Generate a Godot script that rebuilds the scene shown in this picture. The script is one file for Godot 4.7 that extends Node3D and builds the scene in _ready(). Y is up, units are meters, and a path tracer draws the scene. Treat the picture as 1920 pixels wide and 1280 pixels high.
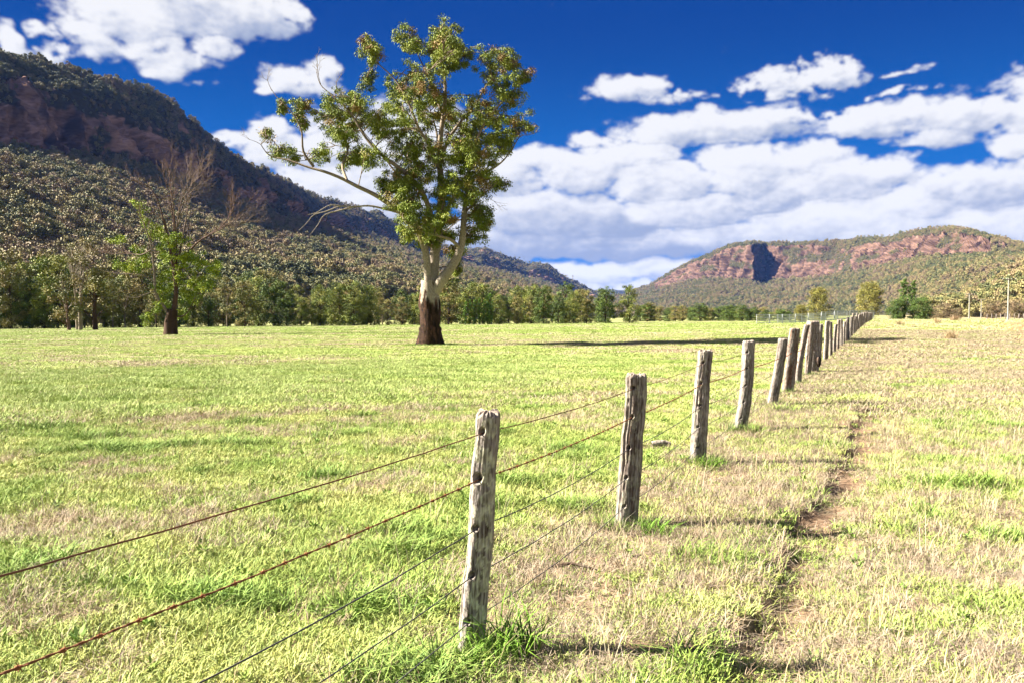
extends Node3D

const F := 1493.0            # focal length of the lens in photograph pixels (28 mm on full frame)
const CAM_H := 1.6
const FENCE_O := Vector2(-0.2, -3.76)
const FENCE_D := Vector2(0.42203, -0.90658)
const FENCE_L := Vector2(-0.90658, -0.42203)   # horizontal direction from the fence into the field
const EXPOSURE := 7.2

var pitch := -atan(50.0 / 1493.0)
var rng := RandomNumberGenerator.new()
var n_big := FastNoiseLite.new()
var n_mid := FastNoiseLite.new()
var n_fine := FastNoiseLite.new()
var n_cell := FastNoiseLite.new()
var M := {}
var counts := {}

# ---------------------------------------------------------------- helpers

class MB:
	var v := PackedVector3Array()
	var n := PackedVector3Array()
	var c := PackedColorArray()
	var i := PackedInt32Array()
	var smooth := true

	func leaf(p: Vector3, dir: Vector3, side: Vector3, ln: float, w: float, col: Color) -> void:
		var b := v.size()
		var m := p + dir * (ln * 0.45)
		v.append(p); v.append(m - side * w); v.append(p + dir * ln); v.append(m + side * w)
		c.append(col); c.append(col); c.append(col); c.append(col)
		i.append(b); i.append(b + 1); i.append(b + 2)
		i.append(b); i.append(b + 2); i.append(b + 3)

	func blade(p: Vector3, up: Vector3, out: Vector3, side: Vector3, h: float, w: float, bend: float, c0: Color, c1: Color) -> void:
		var b := v.size()
		var m := p + up * (h * 0.55) + out * (bend * h * 0.3)
		var t := p + up * (h * (1.0 - bend * 0.35)) + out * (bend * h)
		v.append(p - side * w); v.append(p + side * w); v.append(m - side * w * 0.8); v.append(m + side * w * 0.8); v.append(t)
		c.append(c0); c.append(c0); c.append(c1); c.append(c1); c.append(c1)
		i.append(b); i.append(b + 2); i.append(b + 1)
		i.append(b + 1); i.append(b + 2); i.append(b + 3)
		i.append(b + 2); i.append(b + 4); i.append(b + 3)

	func box(o: Vector3, x: Vector3, y: Vector3, z: Vector3, col: Color) -> void:
		# a box centred on o with half axes x, y, z
		for f in [[x, y, z], [-x, z, y], [y, z, x], [-y, x, z], [z, x, y], [-z, y, x]]:
			var b := v.size()
			var nn: Vector3 = f[0].normalized()
			for s in [[-1, -1], [1, -1], [1, 1], [-1, 1]]:
				v.append(o + f[0] + f[1] * s[0] + f[2] * s[1]); n.append(nn); c.append(col)
			i.append(b); i.append(b + 2); i.append(b + 1)
			i.append(b); i.append(b + 3); i.append(b + 2)

	func tube(pts: PackedVector3Array, rad: PackedFloat32Array, sides: int, cols: PackedColorArray, rough := 0.0, noise: FastNoiseLite = null, cap := true) -> void:
		var k := pts.size()
		var d0 := (pts[1] - pts[0]).normalized()
		var side := d0.cross(Vector3(0.31, 0.2, 0.93)).normalized()
		var start := v.size()
		for q in k:
			var d := (pts[mini(q + 1, k - 1)] - pts[maxi(q - 1, 0)]).normalized()
			side = (side - d * side.dot(d)).normalized()
			var other := d.cross(side)
			for s in sides:
				var a := TAU * s / sides
				var o := side * cos(a) + other * sin(a)
				var r := rad[q]
				if rough > 0.0:
					var pp := pts[q] + o * r
					r *= 1.0 + rough * noise.get_noise_3d(pp.x * 3.0, pp.y * 0.8, pp.z * 3.0)
				v.append(pts[q] + o * r); n.append(o); c.append(cols[q])
		for q in k - 1:
			for s in sides:
				var a := start + q * sides + s
				var b := start + q * sides + (s + 1) % sides
				i.append(a); i.append(a + sides); i.append(b)
				i.append(b); i.append(a + sides); i.append(b + sides)
		if cap:
			var e := v.size()
			v.append(pts[k - 1]); n.append((pts[k - 1] - pts[k - 2]).normalized()); c.append(cols[k - 1])
			for s in sides:
				i.append(start + (k - 1) * sides + s); i.append(e); i.append(start + (k - 1) * sides + (s + 1) % sides)

	func mesh(mat: Material, with_normals := true) -> ArrayMesh:
		var a := []
		a.resize(Mesh.ARRAY_MAX)
		a[Mesh.ARRAY_VERTEX] = v
		if with_normals and n.size() == v.size():
			a[Mesh.ARRAY_NORMAL] = n
		a[Mesh.ARRAY_COLOR] = c
		a[Mesh.ARRAY_INDEX] = i
		var m := ArrayMesh.new()
		m.add_surface_from_arrays(Mesh.PRIMITIVE_TRIANGLES, a)
		m.surface_set_material(0, mat)
		return m

func numbered(called: String) -> String:
	if not counts.has(called):
		counts[called] = 0
		return called
	counts[called] += 1
	return "%s_%03d" % [called, counts[called]]

func tag(o: Node, label: String, category: String, group := "") -> void:
	o.set_meta("label", label)
	o.set_meta("category", category)
	if group:
		o.set_meta("group", group)

func thing(called: String, label: String, category: String, at: Vector3, turn := 0.0, group := "") -> Node3D:
	var o := Node3D.new()
	o.name = numbered(called)
	add_child(o)
	o.position = at
	o.rotation.y = turn
	tag(o, label, category, group)
	return o

func part(called: String, mesh: Mesh, parent: Node) -> MeshInstance3D:
	var o := MeshInstance3D.new()
	o.name = called
	o.mesh = mesh
	parent.add_child(o, true)
	return o

func setting(called: String, mesh: Mesh) -> MeshInstance3D:
	var o := part(numbered(called), mesh, self)
	o.set_meta("kind", "structure")
	return o

func copy(src: Node3D, at: Vector3, turn: float, size: float, label := "") -> Node3D:
	var r: Node3D = src.duplicate()
	r.name = numbered(String(src.name).rstrip("0123456789").rstrip("_"))
	add_child(r)
	r.position = at
	r.rotation = Vector3(0, turn, 0)
	r.scale = Vector3.ONE * size
	if label:
		r.set_meta("label", label)
	return r

# the direction of a pixel of the photograph, scaled to a depth of one metre along -z
func ray(px: float, py: float) -> Vector3:
	var d := Vector3((px - 960.0) / F, (640.0 - py) / F, -1.0).rotated(Vector3.RIGHT, pitch)
	return d / -d.z

func at(px: float, py: float, depth: float) -> Vector3:
	return Vector3(0, CAM_H, 0) + ray(px, py) * depth

func on_ground(px: float, depth: float) -> Vector3:
	var x := ray(px, 590).x * depth
	return Vector3(x, gh(x, -depth), -depth)

func lin(r: float, g: float, b: float) -> Color:
	return Color(r, g, b)

func jit(c: Color, amount: float) -> Color:
	var k := 1.0 + rng.randf_range(-amount, amount)
	return Color(c.r * k * (1.0 + rng.randf_range(-amount, amount) * 0.4), c.g * k, c.b * k * (1.0 + rng.randf_range(-amount, amount) * 0.4))

func rdir() -> Vector3:
	var z := rng.randf_range(-1, 1)
	var a := rng.randf() * TAU
	var r := sqrt(1.0 - z * z)
	return Vector3(r * cos(a), z, r * sin(a))

func sstep(a: float, b: float, x: float) -> float:
	return smoothstep(a, b, x)

# ---------------------------------------------------------------- the lie of the land

func field_side(x: float, z: float) -> float:    # metres into the field from the fence; negative on the verge
	return (Vector2(x, z) - FENCE_O).dot(FENCE_L)

func along(x: float, z: float) -> float:
	return (Vector2(x, z) - FENCE_O).dot(FENCE_D)

# signed distance right of the worn stock path's left bank
func path_off(x: float, z: float) -> float:
	var t := -z
	var px := 1.37 + (t - 4.34) * 0.5 + 0.0009 * (t - 4.34) * (t - 4.34) + 0.06 * sin(t * 0.9) + 0.04 * sin(t * 2.7 + 1.0) + 0.03 * sin(t * 6.1)
	return (x - px) * 0.89

func gh_smooth(x: float, z: float) -> float:
	var s := field_side(x, z)
	var a := along(x, z)
	var h := 0.0
	if s > 1.5:
		h -= 0.0100 * (s - 1.5) if s < 230.0 else 2.285
	h += 0.62 * sstep(18.0, 105.0, a) * (1.0 - sstep(3.0, 14.0, s)) * (1.0 - 0.5 * sstep(150.0, 400.0, a))
	return h

func gh(x: float, z: float) -> float:
	var h := gh_smooth(x, z)
	var d := sqrt(x * x + z * z)
	var near := 1.0 - sstep(60.0, 200.0, d)
	h += 0.055 * n_mid.get_noise_2d(x * 2.2, z * 2.2) * near
	if d < 40.0:
		h += 0.018 * n_fine.get_noise_2d(x * 30.0, z * 30.0)
		if z < 0.0 and z > -34.0:
			var p := path_off(x, z)
			if p > -1.2 and p < 1.6:
				var wob := 0.05 * n_fine.get_noise_2d(x * 60.0, z * 60.0)
				var fade := 1.0 - sstep(22.0, 34.0, -z)
				var deep := (0.058 + 0.035 * n_mid.get_noise_2d(x * 14.0 + 50.0, z * 14.0)) * sstep(-0.07 + wob * 2.0, 0.06 + wob * 2.0, p) * (1.0 - sstep(0.22, 0.75, p)) 
				h -= deep * fade
				h += 0.03 * fade * sstep(-1.1, -0.12, p) * (1.0 - sstep(-0.07 + wob * 2.0, 0.06 + wob * 2.0, p))
	return h

# what grows where: x = straw, y = fresh green, z = bare soil, w = soft sage-green tall grass
func growth(x: float, z: float) -> Vector4:
	var s := field_side(x, z)
	var d := sqrt(x * x + z * z)
	var a := n_mid.get_noise_2d(x * 3.0, z * 5.0)
	var b := n_mid.get_noise_2d(x * 10.0 + 300.0, z * 13.0)
	var c := n_big.get_noise_2d(x * 1.0 - 200.0, z * 2.4)
	var out := Vector4(0, 0, 0, 0)
	if s > 0.35:
		out.x = sstep(-0.2, 0.38, a * 0.8 + b * 0.5 + c * 0.5 + 0.0)
		out.y = sstep(0.26, 0.55, -a * 0.5 + n_mid.get_noise_2d(x * 7.0 + 90.0, z * 11.0) * 0.9)
		out.z = 0.6 * sstep(0.38, 0.6, b + 0.25 * (1.0 - sstep(0.4, 1.6, s)))
		var band := sstep(15.0, 20.0, d + c * 9.0 + s * 0.12) * (1.0 - sstep(27.0, 40.0, d + c * 10.0))
		out.w = band * sstep(2.0, 9.0, s) * sstep(-0.35, 0.25, a + b * 0.5)
		out.w = maxf(out.w, 0.55 * sstep(45.0, 80.0, d) * sstep(-0.1, 0.3, c))
	else:
		out.x = sstep(-0.5, 0.25, a * 0.5 + b * 0.5 + 0.12 * sstep(14.0, 30.0, d))
		out.y = sstep(0.2, 0.55, -a * 0.6 - b * 0.3 + n_mid.get_noise_2d(x * 9.0 + 40.0, z * 9.0) * 0.5)
		out.z = 0.75 * sstep(0.16, 0.42, n_mid.get_noise_2d(x * 12.0 + 700.0, z * 12.0) + 0.12 * (1.0 - sstep(0.3, 1.2, -s)))
		var p := path_off(x, z)
		if z > -32.0 and z < 0.0:
			var soil := sstep(-0.08, 0.02, p) * (1.0 - sstep(0.18, 0.42, p)) * (0.6 + 0.45 * sstep(-0.25, 0.3, b)) * (1.0 - sstep(22.0, 32.0, -z)) * sstep(3.0, 6.0, -z + 1.5)
			out.z = maxf(out.z, soil)
	return out

# ---------------------------------------------------------------- materials

func noise_tex(seed_: int, freq: float, size: int, ramp: Array, normal := false, fractal := 4, type := FastNoiseLite.TYPE_SIMPLEX_SMOOTH, strength := 6.0) -> NoiseTexture2D:
	var n := FastNoiseLite.new()
	n.seed = seed_
	n.noise_type = type
	n.frequency = freq
	n.fractal_octaves = fractal
	var t := NoiseTexture2D.new()
	t.width = size
	t.height = size
	t.seamless = true
	t.noise = n
	if normal:
		t.as_normal_map = true
		t.bump_strength = strength
	elif ramp.size():
		var g := Gradient.new()
		g.offsets = PackedFloat32Array(range(ramp.size()).map(func(k): return float(k) / (ramp.size() - 1)))
		g.colors = PackedColorArray(ramp)
		t.color_ramp = g
	return t

func vmat(called: String, rough := 0.9, spec := 0.25, tone := 0.66) -> StandardMaterial3D:
	var m := StandardMaterial3D.new()
	m.albedo_color = Color(tone, tone, tone).linear_to_srgb()
	m.resource_name = called
	m.vertex_color_use_as_albedo = true
	m.roughness = rough
	m.metallic_specular = spec
	M[called] = m
	return m

func make_materials() -> void:
	var m := vmat("soil", 0.95, 0.15, 0.78)
	m.albedo_texture = noise_tex(11, 0.02, 1024, [Color(0.5, 0.48, 0.45), Color(0.8, 0.78, 0.75), Color(0.95, 0.95, 0.93), Color(1, 1, 1)], false, 5)
	m.uv1_triplanar = true
	m.uv1_world_triplanar = true
	m.uv1_scale = Vector3(0.8, 0.8, 0.8)
	m = vmat("grass", 0.7, 0.25, 0.86)
	m.backlight = Color(0.8, 0.85, 0.65)
	m = vmat("straw", 0.8, 0.25, 0.73)
	m.backlight = Color(0.6, 0.56, 0.5)
	m = vmat("leaf", 0.65, 0.28, 0.98)
	m.backlight = Color(0.42, 0.5, 0.25)
	m = vmat("bark", 0.9, 0.2)
	m.albedo_texture = noise_tex(21, 0.03, 512, [Color(0.55, 0.5, 0.47), Color(0.85, 0.83, 0.8), Color(1, 1, 1)], false, 5)
	m.uv1_triplanar = true
	m.uv1_scale = Vector3(1.1, 0.4, 1.1)
	m.normal_enabled = true
	m.normal_texture = noise_tex(22, 0.04, 512, [], true, 4)
	m.normal_scale = 1.0
	m = vmat("rock", 0.95, 0.1)
	m.albedo_texture = noise_tex(31, 0.012, 1024, [Color(0.62, 0.58, 0.56), Color(0.86, 0.84, 0.83), Color(1, 1, 1)], false, 6)
	m.uv1_triplanar = true
	m.uv1_world_triplanar = true
	m.uv1_scale = Vector3(0.006, 0.02, 0.006)
	m = vmat("timber", 0.92, 0.15, 0.92)
	m.albedo_texture = noise_tex(41, 0.02, 512, [Color(0.42, 0.39, 0.37), Color(0.75, 0.73, 0.71), Color(0.95, 0.94, 0.93), Color(1, 1, 1)], false, 5)
	m.uv1_triplanar = true
	m.uv1_scale = Vector3(7.0, 0.9, 7.0)
	m.normal_enabled = true
	m.normal_texture = noise_tex(42, 0.03, 512, [], true, 4, FastNoiseLite.TYPE_SIMPLEX_SMOOTH, 8.0)
	m.normal_scale = 1.0
	m = vmat("wire", 0.75, 0.4)
	m.metallic = 0.25
	m = vmat("steel", 0.5, 0.5)
	m.metallic = 0.05

# ---------------------------------------------------------------- sky

func make_sky() -> Sky:
	var base := FastNoiseLite.new()
	base.seed = 5
	base.frequency = 1.0
	base.fractal_octaves = 6
	base.fractal_gain = 0.52
	var warp := FastNoiseLite.new()
	warp.seed = 9
	warp.frequency = 1.0
	warp.fractal_octaves = 3
	var puff := FastNoiseLite.new()
	puff.seed = 14
	puff.frequency = 1.0
	puff.fractal_type = FastNoiseLite.FRACTAL_RIDGED
	puff.fractal_octaves = 5
	puff.fractal_gain = 0.5
	# clouds as soft ellipses: centre, half width, half height in photograph pixels, weight, raggedness, greyness
	var blobs := []
	for e in [[250, 40, 110, 60, 1.2, 0.6, 0.1], [360, 15, 130, 60, 1.2, 0.6, 0.3], [470, 30, 90, 38, 1.1, 0.6, 0.35], [550, 28, 48, 30, 0.95, 0.8, 0.1], [200, 75, 60, 35, 1.0, 0.7, 0.1], [310, 105, 85, 40, 1.1, 0.6, 0.1], [420, 90, 50, 28, 1.0, 0.6, 0.1], [325, 140, 55, 26, 1.0, 0.7, 0.2], [380, 160, 40, 12, 0.5, 1.0, 0.5],
			[100, 82, 36, 26, 0.85, 1.0, 0.1], [60, 95, 22, 12, 0.6, 1.2, 0.1], [5, 85, 26, 36, 1.1, 0.6, 0.0],
			[560, 158, 75, 28, 1.05, 0.7, 0.15], [605, 142, 45, 26, 1.0, 0.7, 0.0], [520, 172, 42, 12, 0.9, 0.8, 0.1], [495, 245, 40, 26, 1.0, 0.8, 0.0], [440, 260, 45, 16, 0.95, 0.8, 0.0], [540, 290, 80, 45, 1.1, 0.6, 0.1], [640, 270, 100, 60, 1.1, 0.6, 0.1], [620, 350, 120, 40, 1.2, 0.5, 0.1], [700, 330, 130, 80, 1.15, 0.5, 0.1], [560, 345, 70, 30, 1.1, 0.6, 0.1], [700, 390, 110, 40, 1.2, 0.4, 0.2], [790, 280, 110, 90, 1.1, 0.5, 0.1],
			[1180, 168, 85, 30, 1.15, 0.6, 0.15], [1265, 178, 60, 16, 0.9, 0.9, 0.2], [1450, 155, 80, 28, 0.95, 1.0, 0.25], [1545, 138, 95, 34, 1.0, 1.0, 0.2], [1495, 175, 90, 18, 0.8, 1.1, 0.3], [1692, 136, 38, 11, 0.75, 1.1, 0.1], [1590, 210, 80, 10, 0.7, 1.2, 0.3], [1700, 178, 60, 8, 0.6, 1.3, 0.2],
			[985, 300, 60, 32, 1.1, 0.6, 0.0], [940, 330, 90, 50, 1.15, 0.5, 0.1], [1130, 262, 80, 16, 1.0, 0.7, 0.15], [1340, 240, 190, 36, 1.15, 0.5, 0.15], [1450, 228, 90, 24, 1.0, 0.7, 0.2], [1170, 300, 120, 42, 1.15, 0.55, 0.05], [1090, 325, 120, 50, 1.15, 0.5, 0.1], [1250, 345, 120, 50, 1.15, 0.5, 0.15], [1400, 325, 110, 50, 1.15, 0.5, 0.0], [1500, 310, 90, 45, 1.15, 0.55, 0.05], [1560, 345, 110, 45, 1.15, 0.5, 0.15], [1450, 380, 90, 28, 1.15, 0.5, 0.75],
			[1640, 232, 100, 30, 1.1, 0.6, 0.1], [1780, 225, 120, 32, 1.1, 0.6, 0.15], [1880, 215, 80, 24, 1.05, 0.7, 0.15], [1740, 262, 70, 24, 1.0, 0.6, 0.3], [1900, 280, 46, 30, 1.2, 0.5, 0.0], [1660, 330, 70, 28, 1.05, 0.6, 0.1], [1780, 345, 100, 35, 1.1, 0.5, 0.3], [1890, 360, 90, 45, 1.1, 0.5, 0.5], [1700, 385, 110, 40, 1.15, 0.5, 0.1], [1860, 420, 110, 50, 1.15, 0.5, 0.1],
			[980, 400, 130, 45, 1.2, 0.4, 0.45], [1120, 420, 150, 45, 1.2, 0.4, 0.85], [1300, 400, 150, 40, 1.2, 0.4, 0.35], [1560, 415, 160, 40, 1.2, 0.4, 0.1], [1700, 440, 200, 40, 1.2, 0.4, 0.3], [1000, 460, 150, 32, 1.2, 0.35, 1.0], [1180, 465, 170, 26, 1.2, 0.35, 0.9], [1400, 450, 200, 36, 1.2, 0.4, 0.4], [1100, 510, 170, 18, 1.1, 0.5, 0.0], [1220, 535, 160, 16, 1.1, 0.5, 0.1], [1050, 545, 200, 16, 1.1, 0.5, 0.2], [1150, 562, 220, 22, 1.25, 0.3, 0.05], [1030, 522, 160, 22, 1.2, 0.3, 0.15], [1250, 505, 180, 20, 1.2, 0.35, 0.35], [600, 450, 500, 50, 1.0, 0.5, 0.4], [1700, 520, 400, 60, 1.1, 0.5, 0.3]]:
		var d := ray(e[0], e[1]).normalized()
		blobs.append([rad_to_deg(atan2(d.x, -d.z)), rad_to_deg(asin(d.y)), rad_to_deg(e[2] / F), rad_to_deg(e[3] / F), e[4], e[5], e[6]])
	var r2 := RandomNumberGenerator.new()
	r2.seed = 77
	for k in 170:                                    # the same sort of clouds all round
		var az := r2.randf_range(34.0, 326.0)
		var el := 4.0 + 76.0 * pow(r2.randf(), 1.7)
		if az < 44.0 or az > 316.0:
			el = minf(el, 12.0)
		var size := r2.randf_range(4.0, 11.0)
		blobs.append([az if az < 180.0 else az - 360.0, el, size * 1.1, size * 0.4, r2.randf_range(0.9, 1.2), r2.randf_range(0.5, 0.9), r2.randf_range(0.0, 0.5)])
	for k in 40:                                     # overhead, above the frame
		blobs.append([r2.randf_range(-60, 60), r2.randf_range(30, 80), r2.randf_range(5, 12), r2.randf_range(2, 5), r2.randf_range(0.8, 1.15), 0.8, 0.2])
	var W := 4096
	var whole := sky_patch(blobs, base, warp, puff, -180.0, 90.0, 720, 180, 0.5)
	whole.resize(W, 1024, Image.INTERPOLATE_CUBIC)
	var im := Image.create(W, 2048, false, Image.FORMAT_RGBF)
	im.fill(Color(0.12, 0.14, 0.13) * (1.0 / EXPOSURE))
	im.blit_rect(whole, Rect2i(W / 2, 0, W / 2, 1024), Vector2i(0, 0))
	im.blit_rect(whole, Rect2i(0, 0, W / 2, 1024), Vector2i(W / 2, 0))
	var deg := W / 360.0
	var x0 := int(W / 2.0 - 38.0 * deg)
	var x1 := int(W / 2.0 + 38.0 * deg)
	var y0 := int(1024 - 26.0 * deg)
	var fine := sky_patch(blobs, base, warp, puff, (x0 - W / 2.0) / deg, (1024 - y0) / deg, x1 - x0, 1024 - y0, 1.0 / deg)
	var half := int(W / 2.0) - x0
	im.blit_rect(fine, Rect2i(half, 0, x1 - x0 - half, 1024 - y0), Vector2i(0, y0))
	im.blit_rect(fine, Rect2i(0, 0, half, 1024 - y0), Vector2i(W - half, y0))
	var m := PanoramaSkyMaterial.new()
	m.panorama = ImageTexture.create_from_image(im)
	var s := Sky.new()
	s.sky_material = m
	return s

func sky_patch(blobs: Array, base: FastNoiseLite, warp: FastNoiseLite, puff: FastNoiseLite, az0: float, el0: float, w: int, h: int, step: float) -> Image:
	var D := PackedFloat32Array()
	D.resize(w * h)
	var top := PackedFloat32Array()
	top.resize(w * h)
	for y in h:
		var el := el0 - (y + 0.5) * step
		var row := []
		for b in blobs:
			if absf(el - b[1]) < b[3] * 1.5 + 1.2:
				row.append(b)
		var ce := cos(deg_to_rad(el))
		for x in w:
			var az := az0 + (x + 0.5) * step
			var a := deg_to_rad(az)
			# noise in directions, so that nothing stretches at the zenith; flattened towards the horizon
			var p := Vector3(sin(a) * ce, sin(deg_to_rad(el)) * 1.6, -cos(a) * ce) * 9.0
			var wv := warp.get_noise_3d(p.x * 1.3, p.y * 1.3, p.z * 1.3)
			var wu := warp.get_noise_3d(p.x * 1.3 + 40.0, p.y * 1.3, p.z * 1.3)
			var cover := -0.7
			var rag := 0.7
			var rise := 0.0
			for b in row:
				var dx: float = (az + wv * 1.6 - b[0])
				if dx > 180.0: dx -= 360.0
				if dx < -180.0: dx += 360.0
				dx = dx * (ce if absf(el) > 35.0 else 1.0) / b[2]
				if absf(dx) > 1.6: continue
				var dy: float = (el + wu * 0.7 - b[1]) / b[3]
				if dy < 0.0: dy *= 1.2                 # flatter undersides
				var q: float = b[4] - dx * dx - dy * dy
				if q > cover:
					cover = q
					rag = b[5]
					rise = 0.30 * dy - 0.10 * dx - 0.55 * b[6]
			var f := base.get_noise_3d(p.x * 2.0, p.y * 2.0, p.z * 2.0)
			var bil := -puff.get_noise_3d(p.x * 1.7 + wv * 0.6, p.y * 1.7 + wu * 0.6, p.z * 1.7)
			D[y * w + x] = minf(cover, 0.9) * 0.8 + rag * (f * 0.8 + bil * 0.45 + base.get_noise_3d(p.x * 7.0, p.y * 7.0 + 31.0, p.z * 7.0) * 0.5) - 0.05
			top[y * w + x] = rise
	var im := Image.create(w, h, false, Image.FORMAT_RGBF)
	var s1 := maxi(1, int(round(0.22 / step)))
	var s2 := maxi(1, int(round(0.75 / step)))
	for y in h:
		var el := el0 - (y + 0.5) * step
		var blue := Color(0.0006, 0.058, 0.33).lerp(Color(0.001, 0.035, 0.24), sstep(18.0, 60.0, el))
		blue = Color(0.003, 0.19, 0.68).lerp(blue, sstep(4.0, 21.0, el))
		blue = Color(0.14, 0.36, 0.80).lerp(blue, sstep(-2.0, 7.0, el))
		for x in w:
			var d := D[y * w + x]
			var col := blue
			if d > -0.26:
				var alpha := sstep(-0.24, 0.34, d)
				var o1 := D[clampi(y - s1, 0, h - 1) * w + clampi(x - s1, 0, w - 1)]
				var o2 := D[clampi(y - s2, 0, h - 1) * w + clampi(x - s2, 0, w - 1)]
				# soft light from the upper left; thick parts and undersides fall off to grey
				var rs := (top[y * w + x] + top[clampi(y - s1, 0, h - 1) * w + x] + top[y * w + clampi(x - s1, 0, w - 1)] + top[clampi(y + s1, 0, h - 1) * w + x] + top[y * w + clampi(x + s1, 0, w - 1)]) * 0.2
				var lit := 0.76 + rs + 0.16 * clampf(d - o1, -0.6, 0.6) + 0.46 * clampf(d - o2, -0.8, 0.8) - 0.12 * clampf(d, 0.0, 1.0)
				var white := Color(0.36, 0.43, 0.62).lerp(Color(0.92, 0.925, 0.96), sstep(0.02, 0.86, lit))
				col = blue.lerp(white, alpha)
			im.set_pixel(x, y, col * (1.0 / EXPOSURE))
	return im

# ---------------------------------------------------------------- ground

func spaced(lo: float, a: float, b: float, hi: float, step: float, grow: float) -> PackedFloat32Array:
	var left := []
	var s := step
	var p := a
	while p > lo:
		p -= s
		s *= grow
		left.append(p)
	left.reverse()
	var out := PackedFloat32Array(left)
	p = a
	while p < b:
		out.append(p)
		p += step
	s = step
	while p < hi:
		out.append(p)
		p += s
		s *= grow
	out.append(hi)
	return out

func make_ground() -> void:
	var xs := spaced(-9000.0, -4.0, 8.0, 9000.0, 0.055, 1.05)
	var zs := spaced(-9000.0, -12.5, -2.6, 300.0, 0.055, 1.04)
	var w := xs.size()
	var h := zs.size()
	var mb := MB.new()
	mb.v.resize(w * h)
	mb.n.resize(w * h)
	mb.c.resize(w * h)
	var straw := lin(0.33, 0.28, 0.175)
	var lime := lin(0.26, 0.31, 0.11)
	var green := lin(0.16, 0.23, 0.06)
	var soil := lin(0.25, 0.17, 0.12)
	var sage := lin(0.31, 0.385, 0.14)
	for j in h:
		for i in w:
			var x := xs[i]
			var z := zs[j]
			mb.v[j * w + i] = Vector3(x, gh(x, z), z)
			var g := growth(x, z)
			var near := 1.0 - sstep(14.0, 45.0, sqrt(x * x + z * z))
			var c := lime.lerp(straw, g.x).lerp(green, g.y * 0.6).lerp(sage, g.w * 0.85)
			# under the blades: thatch and earth
			c = c.lerp(straw.lerp(soil, 0.25), 0.5 * near).lerp(soil, g.z)
			mb.c[j * w + i] = c
	for j in h:
		for i in w:
			var a := mb.v[j * w + mini(i + 1, w - 1)] - mb.v[j * w + maxi(i - 1, 0)]
			var b := mb.v[mini(j + 1, h - 1) * w + i] - mb.v[maxi(j - 1, 0) * w + i]
			mb.n[j * w + i] = b.cross(a).normalized()
	mb.i.resize((w - 1) * (h - 1) * 6)
	var k := 0
	for j in h - 1:
		for i in w - 1:
			var a := j * w + i
			mb.i[k] = a; mb.i[k + 1] = a + 1; mb.i[k + 2] = a + w
			mb.i[k + 3] = a + 1; mb.i[k + 4] = a + w + 1; mb.i[k + 5] = a + w
			k += 6
	setting("ground", mb.mesh(M.soil))

# ---------------------------------------------------------------- mountains

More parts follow.
